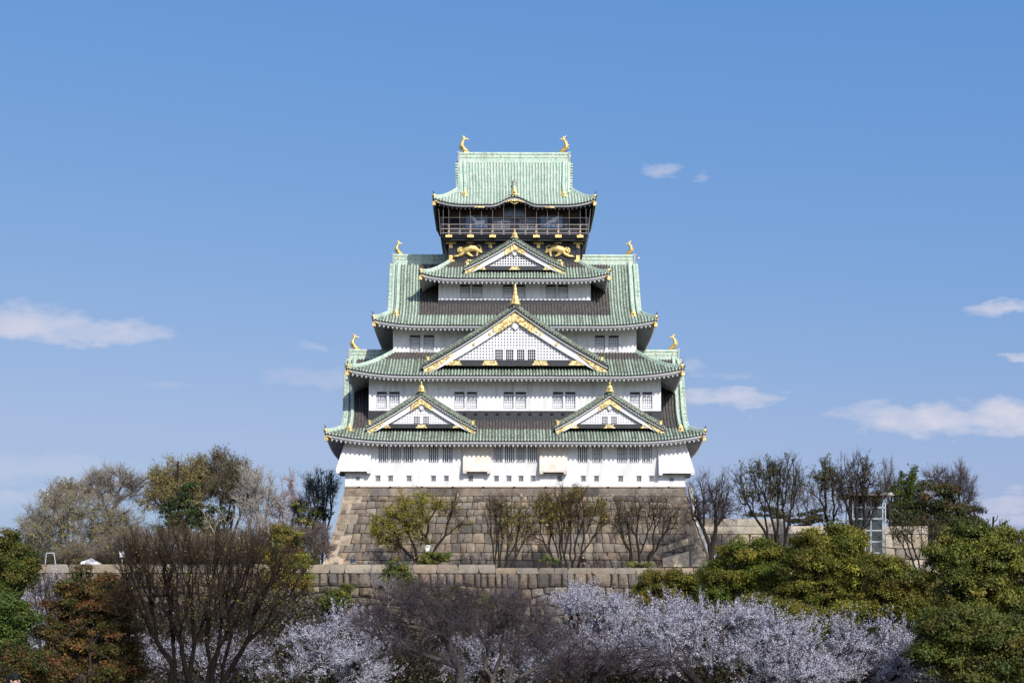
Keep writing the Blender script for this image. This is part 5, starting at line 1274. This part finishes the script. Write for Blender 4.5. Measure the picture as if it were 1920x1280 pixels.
evergreen('evergreen_tree', 'dark green shrubby tree with a bright yellow tip beside the blossom on the mound', 'tree', 565, 187, [(560, 955, 16, 16), (572, 965, 14, 14), (600, 970, 20, 22), (575, 985, 34, 16)], 40, 8.2, .55, 90, .11, [(.045, .06, .03), (.16, .16, .03), (.03, .04, .02)], nclump=55, group=GH)
tree('bare_bush', 'tangled dark bare thicket filling the gap against the left flank of the stone base', 'bush', 590, 178, [(590, 1000, 34, 24), (560, 1010, 34, 26), (520, 1000, 34, 28), (480, 1010, 40, 26), (605, 1030, 20, 16), (440, 1020, 40, 26)], 41, 420, .026, (.10, .085, .075), (.15, .12, .11), (5, .8, .7, .05), (3, .5, .7), .014, stems=8, group=GH, zb=8.2, fork=.1)
tree('bare_tree', 'gnarled white-barked tree with crooked limbs on the mound below the tall skyline tree', 'tree', 408, 176, [(400, 965, 22, 18), (430, 960, 22, 22), (395, 985, 14, 12, .5), (445, 985, 20, 14, .5)], 42, 26, .05, (.42, .36, .28), (.36, .30, .25), (3, .7, .6, .1), (2, .4, .6), .014, group=GH, zb=8.2, fork=.6)
tree('bare_tree', 'pale crooked bare tree beside the green rounded bush near the keep', 'tree', 515, 175, [(490, 990, 26, 16), (520, 985, 22, 18), (545, 1000, 18, 14)], 43, 40, .04, (.36, .31, .26), (.32, .27, .23), (4, .8, .6, .05), (3, .4, .7), .013, group=GH, zb=8.2, fork=.5)
tree('bare_bush', 'reddish brown bare brushwood running along the coping on the left', 'bush', 350, 172, [(240, 1015, 60, 26), (330, 1020, 70, 30), (420, 1025, 60, 28), (160, 1035, 60, 18)], 44, 460, .026, (.11, .09, .07), (.17, .135, .10), (5, .9, .6, .15), (3, .5, .6), .015, leaves=(.03, 4, .12, .08, YL, 1), stems=9, group=GH, zb=8.2, fork=.1)
evergreen('round_bush', 'rounded yellow-green evergreen bush glowing beside the left flank of the stone base', 'bush', 540, 150, [(538, 1005, 26, 20), (530, 1035, 34, 26), (548, 1070, 38, 34), (515, 1080, 30, 30), (560, 1100, 26, 20)], 45, -8, .62, 130, .09, [(.16, .145, .018), (.10, .10, .016), (.15, .10, .02), (.07, .08, .014)], nclump=120)
# ------------------------------------------------------------------ undergrowth on the mound
def cover(name, px0, px1, Yr, h, n, size, cols, seed, twn=0):
    r = np.random.RandomState(seed); Yv = r.uniform(Yr[0], Yr[1], n); px = r.uniform(px0, px1, n)
    x = (px - 960) * Yv / F; hh = h * (.35 + .65 * (.5 + .5 * np.sin(x * .9 + Yv) * np.sin(x * .37 + 1.3 * Yv))) * r.rand(n) ** .6
    mb = MB(); blades(mb, np.stack([x, Yv, TER + hh], -1), size, r, palette(r, n, cols, .3), .6)
    o = mb.build(name, 'leaf'); tag(o, kind='stuff'); return o
cover('undergrowth', -20, 600, (172, 206), 4.0, 70000, .12, [(.10, .075, .05), (.06, .06, .025), (.045, .04, .03), (.13, .10, .06), (.05, .065, .02)], 71)
def scrub(name, px0, px1, Yr, zt, n, size, cols, seed):
    r = np.random.RandomState(seed); Yv = r.uniform(Yr[0], Yr[1], n); px = r.uniform(px0, px1, n); x = (px - 960) * Yv / F
    top = zt + 1.3 * np.sin(x * .45 + Yv * .3) + .8 * np.sin(x * 1.1 + Yv); z = -8.5 + (top + 8.5) * (1 - r.rand(n) ** 1.6)
    mb = MB(); blades(mb, np.stack([x, Yv, z], -1), size, r, palette(r, n, cols, .35), .6)
    o = mb.build(name, 'leaf'); tag(o, kind='stuff'); return o
scrub('bank_thicket', -30, 600, (140, 160), 3.6, 90000, .13, [(.05, .045, .02), (.035, .032, .02), (.07, .06, .02), (.09, .085, .02), (.03, .035, .014), (.16, .15, .18), (.06, .045, .035)], 73)
scrub('moat_scrub', 580, 1980, (146, 163), .9, 100000, .16, [(.05, .05, .02), (.035, .04, .016), (.06, .045, .03), (.08, .06, .03), (.03, .035, .015)], 72)
# ------------------------------------------------------------------ bushes on the walls
evergreen('round_bush', 'green bush spilling over the coping left of the two walkers', 'bush', 742, 166.5, [(742, 1065, 24, 16), (735, 1085, 18, 12), (758, 1078, 14, 14)], 81, 5.2, .55, 110, .09, [(.10, .11, .02), (.06, .08, .02), (.04, .06, .015)], nclump=42, depth=.6)
evergreen('round_bush', 'flat-topped green bush at the foot of the leftmost terrace tree', 'bush', 815, 168.6, [(812, 1048, 34, 9), (800, 1062, 20, 9), (835, 1046, 14, 8)], 82, 7.6, .5, 110, .09, [(.11, .11, .02), (.06, .08, .02), (.05, .065, .018)], nclump=44, depth=.6)
evergreen('small_pine', 'little cloud-pruned pine standing on the coping in the middle', 'tree', 1026, 168.5, [(1016, 1050, 9, 3.5), (1038, 1052, 9, 4), (1028, 1045, 7, 3)], 83, 8.1, .32, 160, .06, [(.09, .12, .025), (.06, .09, .02)], nclump=15, depth=.6)
evergreen('round_bush', 'low green shrub at the foot of the leafless vase-shaped tree', 'bush', 1205, 168.5, [(1200, 1058, 26, 5), (1215, 1062, 14, 4)], 84, 8.1, .35, 140, .07, [(.12, .14, .03), (.07, .09, .025)], nclump=24, depth=.6)
evergreen('round_bush', 'yellow-green bush growing out of the moat wall behind the left cherry tree', 'bush', 640, 163, [(650, 1108, 14, 14), (615, 1125, 26, 20), (640, 1125, 20, 14)], 85, -8, .6, 110, .09, [(.12, .12, .018), (.07, .09, .018), (.04, .055, .014)], nclump=50)
tree('bare_tree', 'pale thin branching sapling clinging to the moat wall below the man in blue', 'tree', 718, 164, [(700, 1085, 22, 22), (730, 1095, 22, 20), (745, 1120, 20, 16)], 86, 60, .026, (.32, .29, .27), (.28, .25, .24), (4, .8, .5, .2), (2, .4, .5), .012, zb=-6, fork=.8)
# ------------------------------------------------------------------ foreground wood (below the frame the ground falls to the moat)
GC = 'cherry trees in blossom below the wall'
CH = dict(rtip=.031, bark=(.04, .032, .03), twigcol=(.055, .042, .045), tw=(4, 1.35, .36, .28), tw2=(2, .5, .5), rtw=.0075, shell=.15, wig=.14, clump=(40, .72, .2))
BL = (.80, 6, .060, .034, BLO)
tree('cherry_tree', 'blossoming cherry tree left of centre with a flat white top under the wall', 'tree', 640, 104, [(600, 1170, 45, 26), (650, 1175, 50, 24), (570, 1210, 40, 34), (640, 1230, 70, 40), (700, 1215, 36, 26), (560, 1260, 60, 30), (690, 1265, 60, 24)], 51, 330, blossom=BL, group=GC, zb=-6, fork=.5, **CH)
tree('cherry_tree', 'blossoming cherry tree with a tall upright spray reaching the coping in the middle', 'tree', 1120, 108, [(1125, 1112, 12, 26), (1085, 1108, 10, 16, .8), (1140, 1100, 8, 16, .8), (1090, 1120, 26, 22), (1150, 1125, 26, 22), (1110, 1150, 60, 28), (1160, 1165, 50, 28), (1070, 1180, 40, 30), (1140, 1210, 70, 36), (1060, 1215, 40, 26), (1180, 1215, 40, 26)], 52, 430, blossom=BL, group=GC, zb=-6, fork=.5, **CH)
tree('cherry_tree', 'wide blossoming cherry tree with a spiky white arm before the green camphor', 'tree', 1320, 100, [(1250, 1150, 40, 24), (1300, 1150, 40, 24), (1270, 1180, 60, 28), (1345, 1170, 50, 28), (1395, 1150, 22, 20), (1408, 1122, 9, 14), (1385, 1112, 6, 12), (1330, 1215, 80, 34), (1230, 1220, 50, 30), (1400, 1200, 34, 30)], 53, 520, blossom=BL, group=GC, zb=-6, fork=.5, **CH)
tree('cherry_tree', 'blossoming cherry tree at the bottom right whose crown meets the olive camphors', 'tree', 1500, 94, [(1450, 1190, 40, 26), (1500, 1200, 40, 26), (1440, 1230, 60, 30), (1510, 1240, 50, 30), (1470, 1265, 80, 24)], 54, 360, blossom=BL, group=GC, zb=-6, fork=.5, **CH)
tree('cherry_tree', 'loose blossoming cherry tree mixed with dark leaves, rightmost of the large white crowns', 'tree', 1630, 98, [(1600, 1190, 40, 20), (1650, 1200, 40, 26), (1620, 1230, 60, 28), (1690, 1220, 36, 24), (1600, 1262, 60, 24), (1690, 1255, 50, 24)], 55, 330, blossom=(.7, 6, .06, .034, BLO), group=GC, zb=-6, fork=.5, **CH)
tree('cherry_tree', 'shaded blossoming cherry tree at the bottom centre behind the grey bare twigs', 'tree', 940, 112, [(900, 1215, 60, 26), (960, 1225, 60, 26), (870, 1255, 70, 26), (990, 1260, 60, 24), (1020, 1190, 40, 22)], 56, 330, blossom=(.5, 6, .06, .034, BLO), group=GC, zb=-6, fork=.5, **CH)
tree('cherry_tree', 'pale blossoming cherry tree glimpsed at the left edge between green and russet trees', 'tree', 90, 118, [(80, 1105, 40, 28), (60, 1150, 36, 30), (110, 1150, 40, 30), (40, 1200, 40, 30), (70, 1240, 50, 30), (20, 1250, 30, 24)], 57, 300, blossom=BL, group=GC, zb=-6, fork=.5, **CH)
tree('cherry_tree', 'blossoming cherry tree seen through the limbs of the big dark bare tree', 'tree', 400, 112, [(440, 1225, 60, 26), (330, 1240, 50, 30), (480, 1245, 60, 30), (400, 1262, 60, 24), (270, 1225, 40, 34)], 58, 260, blossom=(.35, 6, .06, .034, BLO), group=GC, zb=-6, fork=.5, **CH)
tree('cherry_tree', 'white blossom showing through the gaps between the camphor crowns', 'tree', 1680, 140, [(1552, 1105, 22, 30), (1700, 1085, 30, 20), (1725, 1130, 40, 26), (1790, 1165, 36, 26), (1560, 1150, 26, 20), (1660, 1200, 40, 22), (1850, 1230, 40, 26)], 59, 330, blossom=BL, group=GC, zb=-7, fork=.5, **CH)
# bare trees
tree('bare_tree', 'big dark bare tree fanning out broom-like at the left, nearest of the leafless trees', 'tree', 370, 78, [(300, 1040, 80, 50), (370, 1030, 70, 50), (440, 1040, 70, 48), (500, 1050, 50, 40), (540, 1075, 34, 34), (250, 1060, 50, 40), (320, 1080, 90, 40), (450, 1100, 80, 40), (400, 1140, 110, 50, .8), (270, 1130, 60, 44, .9), (510, 1130, 50, 40, .9), (330, 1190, 70, 40, .5), (450, 1190, 70, 40, .5)], 61, 760, .0185,
     (.016, .013, .011), (.038, .026, .020), (4, 1.0, .22, .5), (2, .55, .22), .0070, leaves=(.05, 5, .08, .035, YL, 1), stems=4, zb=-4.5, fork=.34, power=.52, depth=.8, wig=.12, f0=.4)
tree('bare_tree', 'grey bare tree with a thick crooked trunk and purplish twigs at bottom centre', 'tree', 862, 84, [(750, 1130, 60, 40), (820, 1110, 60, 36), (700, 1170, 50, 34), (790, 1170, 80, 40), (850, 1150, 50, 36), (730, 1215, 60, 30, .7), (880, 1110, 26, 26, .6), (830, 1230, 60, 24, .5)], 62, 420, .018,
     (.10, .09, .085), (.075, .062, .068), (5, .6, .55, .1), (3, .38, .6), .0075, stems=1, zb=-4.5, fork=.62, power=.52, wig=.16)
tree('bare_tree', 'second grey bare tree with forked pale limbs right of the crooked trunk', 'tree', 930, 86, [(960, 1130, 50, 34), (1000, 1160, 44, 34), (930, 1150, 50, 40), (1040, 1200, 50, 30), (960, 1200, 60, 34), (1080, 1240, 50, 24), (900, 1180, 40, 30)], 63, 340, .018,
     (.12, .105, .095), (.085, .07, .076), (5, .6, .55, .1), (3, .38, .6), .0075, stems=2, zb=-4.5, fork=.5, power=.52, wig=.15)
tree('bare_tree', 'shadowy bare tree with long level branches over the blossom at bottom right of centre', 'tree', 1090, 82, [(1100, 1225, 70, 26), (1180, 1235, 70, 26), (1240, 1240, 60, 24), (1040, 1245, 60, 24), (1150, 1200, 60, 20, .5)], 64, 240, .018,
     (.035, .03, .028), (.07, .055, .06), (4, .6, .6, .0), (3, .35, .6), .007, stems=2, zb=-4, fork=.7, power=.5)
tree('bare_tree', 'thin dark sapling with upright bare stems between the green and russet trees at left', 'tree', 85, 100, [(75, 1085, 22, 24), (95, 1110, 22, 26), (60, 1120, 20, 20)], 65, 60, .022, (.05, .045, .045), (.07, .06, .065), (3, .6, .5, .2), (2, .4, .5), .009, zb=-5, stems=2, fork=.8)
# evergreens
GK = 'camphor trees on the right'
OL2 = [(.100, .102, .014), (.072, .078, .012), (.13, .122, .018), (.055, .060, .009), (.095, .084, .014)]
GR2 = [(.085, .100, .012), (.060, .075, .010), (.13, .13, .018), (.042, .055, .01)]
EV = dict(group=GK, zb=-7, cl_r=.86, dens=170, size=.088, flat=.72)
evergreen('camphor_tree', 'rounded bright green camphor tree before the left end of the pale bastion', 'tree', 1420, 128, [(1400, 1040, 50, 30), (1450, 1045, 40, 30), (1370, 1075, 50, 34), (1430, 1090, 60, 34), (1350, 1110, 40, 26), (1470, 1110, 40, 34), (1420, 1135, 50, 24)], 91, cols=GR2 + OL2[:2], nclump=174, **EV)
evergreen('camphor_tree', 'olive camphor tree with a high crown just left of and below the glass lift', 'tree', 1570, 122, [(1560, 1010, 40, 24), (1520, 1035, 40, 30), (1590, 1030, 40, 30), (1540, 1070, 60, 34), (1610, 1075, 50, 34), (1510, 1100, 40, 30), (1640, 1110, 44, 30), (1570, 1120, 60, 30)], 92, cols=OL2, nclump=203, **EV)
evergreen('camphor_tree', 'russet-tinged olive camphor tree below the right end of the bastion', 'tree', 1690, 116, [(1660, 1065, 34, 22), (1700, 1095, 50, 30), (1650, 1130, 50, 34), (1720, 1140, 60, 34), (1600, 1160, 50, 30), (1680, 1170, 60, 30)], 93, cols=OL2 + [(.092, .072, .016)], nclump=159, **EV)
evergreen('camphor_tree', 'tall leafy camphor tree filling the right edge of the view', 'tree', 1860, 104, [(1830, 1015, 60, 24), (1890, 1020, 50, 26), (1790, 1045, 50, 30), (1850, 1060, 80, 40), (1920, 1070, 50, 50), (1780, 1090, 50, 30), (1840, 1120, 60, 40), (1910, 1150, 50, 50)], 94, cols=[(.10, .105, .018), (.075, .085, .015), (.135, .13, .024), (.05, .06, .012)], nclump=239, **EV)
evergreen('camphor_tree', 'lower shaded camphor tree at the bottom right corner among blossom', 'tree', 1830, 92, [(1800, 1180, 60, 34), (1870, 1200, 60, 40), (1770, 1235, 50, 34), (1840, 1255, 70, 30), (1910, 1240, 40, 40)], 95, cols=[(.05, .065, .013), (.07, .075, .015), (.035, .045, .01), (.075, .068, .015)], nclump=145, **EV)
evergreen('camphor_tree', 'small olive camphor tree growing between the two widest cherry trees and the wall', 'tree', 1260, 140, [(1250, 1095, 50, 22), (1220, 1120, 34, 26), (1290, 1110, 40, 24), (1250, 1140, 50, 24), (1310, 1135, 30, 20)], 96, cols=[(.115, .10, .014), (.085, .082, .012), (.13, .095, .016), (.06, .065, .012)], nclump=130, **EV)
evergreen('camphor_tree', 'dark olive camphor tree half hidden behind the lower right blossoms', 'tree', 1530, 112, [(1480, 1165, 50, 30), (1540, 1175, 50, 30), (1430, 1150, 40, 26), (1580, 1195, 50, 26), (1740, 1200, 40, 30)], 97, cols=OL2, nclump=116, **EV)
evergreen('dark_bush', 'dark yellow-green bush between the grey bare trees in front of the wall', 'bush', 900, 150, [(905, 1135, 26, 14), (880, 1150, 26, 20), (840, 1130, 40, 24), (780, 1110, 40, 22)], 98, -8, .7, 80, .09, [(.075, .07, .015), (.05, .055, .014), (.10, .08, .02)], nclump=60)
RD = [(.085, .042, .014), (.06, .042, .012), (.04, .048, .011), (.10, .052, .016), (.028, .036, .009), (.065, .032, .012), (.055, .048, .013)]
ER = dict(zb=-4.6, cl_r=.44, dens=200, size=.062, depth=.9, group='russet evergreen trees at the left')
evergreen('russet_tree', 'russet and green evergreen tree, tallest of the reddish trees at the left', 'tree', 150, 80, [(150, 1095, 34, 30), (120, 1125, 34, 34), (165, 1140, 45, 40), (110, 1180, 40, 40), (170, 1200, 50, 40), (120, 1240, 50, 36), (180, 1255, 50, 30)], 101, cols=RD, nclump=230, **ER)
evergreen('russet_tree', 'slimmer russet evergreen leaning beside the big dark bare tree', 'tree', 225, 82, [(210, 1095, 26, 22), (225, 1125, 26, 30), (215, 1160, 30, 30), (235, 1200, 30, 36), (230, 1250, 40, 34)], 102, cols=RD, nclump=170, **ER)
evergreen('russet_tree', 'low dim russet evergreen in the bottom left corner beside the passer-by', 'tree', 60, 74, [(50, 1240, 30, 20), (90, 1255, 40, 26), (20, 1225, 20, 16), (40, 1275, 40, 20)], 103, cols=RD[2:] , nclump=90, **ER)
ER2 = dict(zb=-4.6, cl_r=.5, dens=240, size=.062, depth=.9)
evergreen('evergreen_tree', 'dark green pointed evergreen at the upper left edge of the foreground', 'tree', 15, 84, [(20, 1005, 14, 12), (10, 1030, 24, 24), (40, 1050, 24, 22), (10, 1070, 30, 26), (35, 1085, 30, 22), (0, 1110, 24, 20)], 104, cols=[(.06, .075, .012), (.04, .055, .012), (.10, .08, .016), (.03, .04, .01)], nclump=150, **ER2)
evergreen('evergreen_tree', 'bright green leafy bush-like tree at the left edge under the pointed evergreen', 'tree', 10, 78, [(15, 1140, 30, 22), (30, 1165, 26, 26), (5, 1190, 34, 30), (10, 1215, 30, 16)], 105, cols=[(.055, .085, .014), (.04, .065, .012), (.07, .095, .02), (.028, .045, .01)], nclump=120, **ER2)

# ------------------------------------------------------------------ glass lift tower
YG = 171.5
GLS = bpy.data.materials.new('lift_glass'); GLS.use_nodes = True; b_ = GLS.node_tree.nodes['Principled BSDF']; b_.inputs['Base Color'].default_value = (.035, .055, .065, 1); b_.inputs['Roughness'].default_value = .08; b_.inputs['Alpha'].default_value = .7; b_.inputs['Specular IOR Level'].default_value = .7
M['lift_glass'] = GLS
lift = empty('glass_lift_tower', at(1629, 1060, YG) * np.array([1, 1, 0]) + np.array([0, 0, TER])); tag(lift, 'slim steel and glass lift tower with a flat overhanging roof', 'lift tower')
gx_ = lambda px: (px - 1629) * YG / F
gz_ = lambda py: (HZ - py) * YG / F - TER
X0, X1 = gx_(1599), gx_(1660); dep = 3.4; ZT_ = gz_(930)
m = MB()
for px in (1599, 1622.5, 1633, 1655, 1660):
    x = gx_(px); m.box(x - .05, x + .05, -.05, .05, 0, ZT_); m.box(x - .05, x + .05, dep - .05, dep + .05, 0, ZT_)
for py in (951, 972, 994, 1015, 1036): z = gz_(py); m.box(X0, X1, -.05, .05, z - .06, z + .06); m.box(X0 - .05, X0 + .05, 0, dep, z - .06, z + .06); m.box(X1 - .05, X1 + .05, 0, dep, z - .06, z + .06)
m.build('frame', 'steel', lift)
rows_ = [930, 951, 972, 994, 1015, 1036, 1052]
for i in range(6):
    z0, z1 = gz_(rows_[i + 1]) + .06, gz_(rows_[i]) - .06
    for a, b in ((1599, 1622.5), (1622.5, 1633), (1633, 1655)):
        m = MB(); m.box(gx_(a) + .07, gx_(b) - .07, -.02, .02, z0, z1); m.build('glass_panel', 'lift_glass', lift)
m = MB(); m.box(X0 + .2, X1 - .25, .5, dep - .3, gz_(1012), ZT_ - .1); m.box(gx_(1625), gx_(1632), .5, .7, 0, ZT_ - .1, 1); m.build('lift_shaft', ['blackwood', 'rail'], lift)
m = MB(); m.box(gx_(1583), gx_(1673), -1.0, dep + 1.0, ZT_ + .02, ZT_ + .14); m.box(gx_(1586), gx_(1670), -.8, dep + .8, ZT_ + .142, ZT_ + .34, 1); m.build('roof', ['rail', 'steel'], lift)

# ------------------------------------------------------------------ lamps, canopy, frame
def lamp(px, top, Yq, label, green):
    ft = at(px, 1000, Yq); ft[2] = TER; o = empty('street_lamp', ft); tag(o, label, 'street lamp'); h = (HZ - top) * Yq / F - TER
    m = MB(); m.tube([(0, 0, 0), (0, 0, .15), (0, 0, .3), (0, 0, h - .75)], [.13, .12, .06, .05], 10); m.build('post', 'steel', o)
    m = MB(); s_ = .26
    m.hexa([(-s_ * .7, -s_ * .7, h - .72), (s_ * .7, -s_ * .7, h - .72), (-s_ * .7, s_ * .7, h - .72), (s_ * .7, s_ * .7, h - .72), (-s_, -s_, h - .18), (s_, -s_, h - .18), (-s_, s_, h - .18), (s_, s_, h - .18)]); m.box(-s_ * .75, s_ * .75, -s_ * .75, s_ * .75, h - .78, h - .722)
    m.build('lantern_glass', 'white', o)
    m = MB(); m.tube([(0, 0, h - .18), (0, 0, h - .1), (0, 0, h)], [.40, .34, .05], 8); m.build('lantern_cap', 'copper' if green else 'rail', o)
lamp(802, 1021, 169.6, 'small white lantern with a green cap beside the leftmost terrace tree', True)
lamp(229, 1031, 169.2, 'white lamp on a slim post above the coping at the left', False)
cn = empty('white_canopy', at(176, 1050, 171) * np.array([1, 1, 0]) + np.array([0, 0, TER])); tag(cn, 'white fabric canopy tent on the terrace behind the big left bare tree', 'tent')
m = MB(); w_ = 1.15; m.add([(-w_, -w_, 1.1), (w_, -w_, .75), (w_, w_, .75), (-w_, w_, 1.1), (-.3, 0, 1.62)], [(0, 1, 4), (1, 2, 4), (2, 3, 4), (3, 0, 4)]); m.add([(-w_, -w_, 1.1), (w_, -w_, .75), (w_, -w_, .5), (-w_, -w_, .85)], [(0, 3, 2, 1)]); m.build('fabric_roof', 'white', cn)
for a, b, h_ in ((-1, -1, 1.1), (1, -1, .75), (-1, 1, 1.1), (1, 1, .75)): m = MB(); m.tube([(a * w_ * .98, b * w_ * .98, 0), (a * w_ * .98, b * w_ * .98, h_)], .03, 6); m.build('leg', 'steel', cn)
fr = empty('metal_frame', at(94, 1050, 170) * np.array([1, 1, 0]) + np.array([0, 0, TER])); tag(fr, 'white tubular trapezoid frame standing behind the coping at far left', 'frame')
m = MB(); m.tube([(-.62, 0, 0), (-.42, 0, 2.1)], .05, 8); m.tube([(.42, 0, 2.1), (.72, 0, 0)], .05, 8); m.box(-.45, .45, -.05, .05, 2.06, 2.16); m.box(-.56, .60, -.03, .03, .7, .78); m.build('tubes', 'steel', fr)
m = MB(); m.box(-.5, .3, -.035, -.032 + .06, .1, .65); m.build('panel', 'white', fr)

# ------------------------------------------------------------------ people
M['skin'] = mat('skin', (.50, .33, .24), .6, var=.1, vscale=6); M['hair'] = mat('dark_hair', (.012, .010, .009), .5, var=.4, vscale=20, stretch=(3, 3, .4))
def cloth(n_, c): M[n_] = mat(n_, c, .85, var=.25, vscale=5, bump=.3, bscale=12); return n_
def skin_mesh(name, chains, m_, parent, sub=2):
    vs, es, rs = [], [], []; idx = {}
    for ch in chains:
        prev = None
        for (p, r_) in ch:
            key = tuple(round(c, 4) for c in p)
            if key not in idx: idx[key] = len(vs); vs.append(p); rs.append(r_)
            i = idx[key]
            if prev is not None and prev != i: es.append((prev, i))
            prev = i
    me = bpy.data.meshes.new(name); me.from_pydata(vs, es, []); o = bpy.data.objects.new(name, me); COL.objects.link(o); o.parent = parent
    sm_ = o.modifiers.new('skin', 'SKIN'); sm_.use_smooth_shade = True
    if not me.skin_vertices: 
        bpy.context.view_layer.objects.active = o
    for i, r_ in enumerate(rs):
        sv = me.skin_vertices[0].data[i]; sv.radius = (r_, r_) if isinstance(r_, float) else r_; sv.use_root = (i == 0)
    su = o.modifiers.new('sub', 'SUBSURF'); su.levels = sub; su.render_levels = sub
    me.materials.append(M[m_]); return o
def person(label, loc, rz, top, legs, hair_len=.0, arms='down', bag=None, mask=False, group=None):
    o = empty('person', loc, rz); tag(o, label, 'person', group)
    hip, sh = .92, 1.38
    A = {}
    for s_ in (-1, 1):
        if arms == 'down': el, wr = (s_ * .25, .03, 1.10), (s_ * .27, -.06, .86)
        elif arms == 'rest': el, wr = (s_ * .27, -.08, 1.12), (s_ * .16, -.30, 1.08)
        else: el, wr = (s_ * .26, -.02, 1.12), (s_ * .20, -.24, 1.24) if s_ > 0 else (s_ * .27, -.05, .86)
        A[s_] = (el, wr)
    ch = [[((0, 0, hip), (.15, .11)), ((0, 0, 1.12), (.13, .10)), ((0, 0, 1.3), (.15, .11)), ((0, 0, 1.42), (.08, .07)), ((0, 0, 1.49), (.05, .05)), ((0, -.02, 1.55), (.06, .07)), ((0, -.015, 1.61), (.072, .088)), ((0, -.005, 1.67), (.06, .075))]]
    for s_ in (-1, 1):
        el, wr = A[s_]
        ch.append([((0, 0, 1.3), (.15, .11)), ((s_ * .18, 0, sh), .055), (el, .042), (wr, .028)])
        d = (Vector(wr) - Vector(el)).normalized(); palm = Vector(wr) + d * .05; kn = Vector(wr) + d * .09
        ch[-1].append((tuple(palm), (.032, .02))); lat = Vector((0, -1, 0)) if arms == 'down' else Vector((s_, 0, 0))
        for k in range(4):
            a = kn + lat * (k - 1.5) * .019; L_ = (.062, .075, .070, .055)[k]
            ch.append([(tuple(palm), (.032, .02)), (tuple(a), .010), (tuple(a + d * L_ * .55 + Vector((-s_ * .006, -.004, 0))), .009), (tuple(a + d * L_ + Vector((-s_ * .02, -.012, 0))), .007)])
        ch.append([(tuple(palm), (.032, .02)), (tuple(Vector(wr) + d * .03 - lat * .04), .011), (tuple(Vector(wr) + d * .07 - lat * .055), .009)])
        ch.append([((0, 0, hip), (.15, .11)), ((s_ * .09, 0, hip - .06), .088), ((s_ * .10, -.02, .49), .058), ((s_ * .10, .01, .09), .038), ((s_ * .11, -.11, .035), (.04, .03))])
    b_ = skin_mesh('body', ch, 'skin', o)
    # face: eyes, nose, mouth, ears
    f_ = MB()
    for s_ in (-1, 1): f_.ball((s_ * .032, -.098, 1.625), (.014, .010, .009), 0, 8); f_.ball((s_ * .078, 0, 1.61), (.012, .022, .032), 1, 8); f_.ball((s_ * .032, -.102, 1.65), (.02, .006, .005), 0, 6)
    f_.tube([(0, -.1, 1.635), (0, -.118, 1.60), (0, -.1, 1.588)], [.008, .015, .008], 6, 1); f_.ball((0, -.095, 1.565), (.024, .008, .006), 2, 8)
    f_.build('face', ['hair', 'skin', 'lips'], o, smooth=True)
    if mask: m = MB(); m.ball((0, -.07, 1.578), (.062, .055, .05), 0, 10); m.build('face_mask', 'white', o, smooth=True)
    h_ = MB(); h_.ball((0, .015, 1.665), (.092, .108, .09), 0, 14); h_.ball((0, .045, 1.62), (.09, .085, .10 + hair_len * .3), 0, 12)
    if hair_len: h_.tube([(0, .06, 1.62), (0, .075, 1.62 - hair_len)], [.085, .06], 10)
    for k in range(7): h_.ball(((k - 3) * .024, -.07 + abs(k - 3) * .008, 1.705 - abs(k - 3) * .004), (.02, .03, .022), 0, 6)
    h_.build('hair', 'hair', o, smooth=True)
    jc = [[((0, 0, hip - .05), (.175, .135)), ((0, 0, 1.12), (.16, .125)), ((0, 0, 1.3), (.175, .13)), ((0, 0, 1.42), (.10, .09))]]
    for s_ in (-1, 1):
        el, wr = A[s_]; jc.append([((0, 0, 1.3), (.175, .13)), ((s_ * .185, 0, sh), .075), (el, .06), (tuple(Vector(el).lerp(Vector(wr), .93)), .048)])
    skin_mesh('jacket', jc, top, o)
    tc_ = [[((0, 0, hip), (.165, .125)), ((0, 0, hip + .06), (.16, .12))]]
    for s_ in (-1, 1): tc_.append([((0, 0, hip), (.165, .125)), ((s_ * .095, 0, hip - .08), .10), ((s_ * .10, -.02, .49), .078), ((s_ * .10, .01, .09), .07)])
    skin_mesh('trousers', tc_, legs, o)
    m = MB()
    for s_ in (-1, 1): m.tube([(s_ * .105, .05, .045), (s_ * .11, -.05, .045), (s_ * .115, -.16, .035)], [.045, .05, .035], 8)
    m.build('shoes', 'dark', o, smooth=True)
    if bag: m = MB(); m.ball((0, .19, 1.2), (.15, .09, .2), 0, 12); m.tube([(-.12, .1, 1.36), (-.12, -.05, 1.42), (-.1, -.15, 1.2)], .018, 6); m.tube([(.12, .1, 1.36), (.12, -.05, 1.42), (.1, -.15, 1.2)], .018, 6); m.build('backpack', bag, o, smooth=True)
    return o
M['lips'] = mat('lips', (.35, .13, .11), .6)
def on_terrace(px, Y): return (float((px - 960) * Y / F), Y, TER)
person('dark-haired person in a blue jacket behind the coping at the left foot of the base', on_terrace(661, 168.7), R(40), cloth('blue_jacket', (.03, .07, .13)), cloth('dark_trousers', (.02, .022, .03)), arms='up', bag='dark_trousers')
person('person in black walking behind the coping, left one of the close pair', on_terrace(777.5, 168.7), R(-60), cloth('black_coat', (.012, .012, .014)), 'dark_trousers', hair_len=.2)
person('person in a pale pink top behind the coping, right one of the close pair', on_terrace(786, 168.9), R(70), cloth('pink_top', (.55, .36, .33)), 'dark_trousers', hair_len=.25)
person('person in a black coat and white face mask alone behind the coping right of centre', on_terrace(1094, 168.7), R(-25), 'black_coat', 'dark_trousers', mask=True)
fg = person('person with short black hair seen only from the head up at the bottom left', (float((27 - 960) * 26 / F), 26, -2.21), R(65), cloth('grey_coat', (.06, .06, .065)), 'dark_trousers')
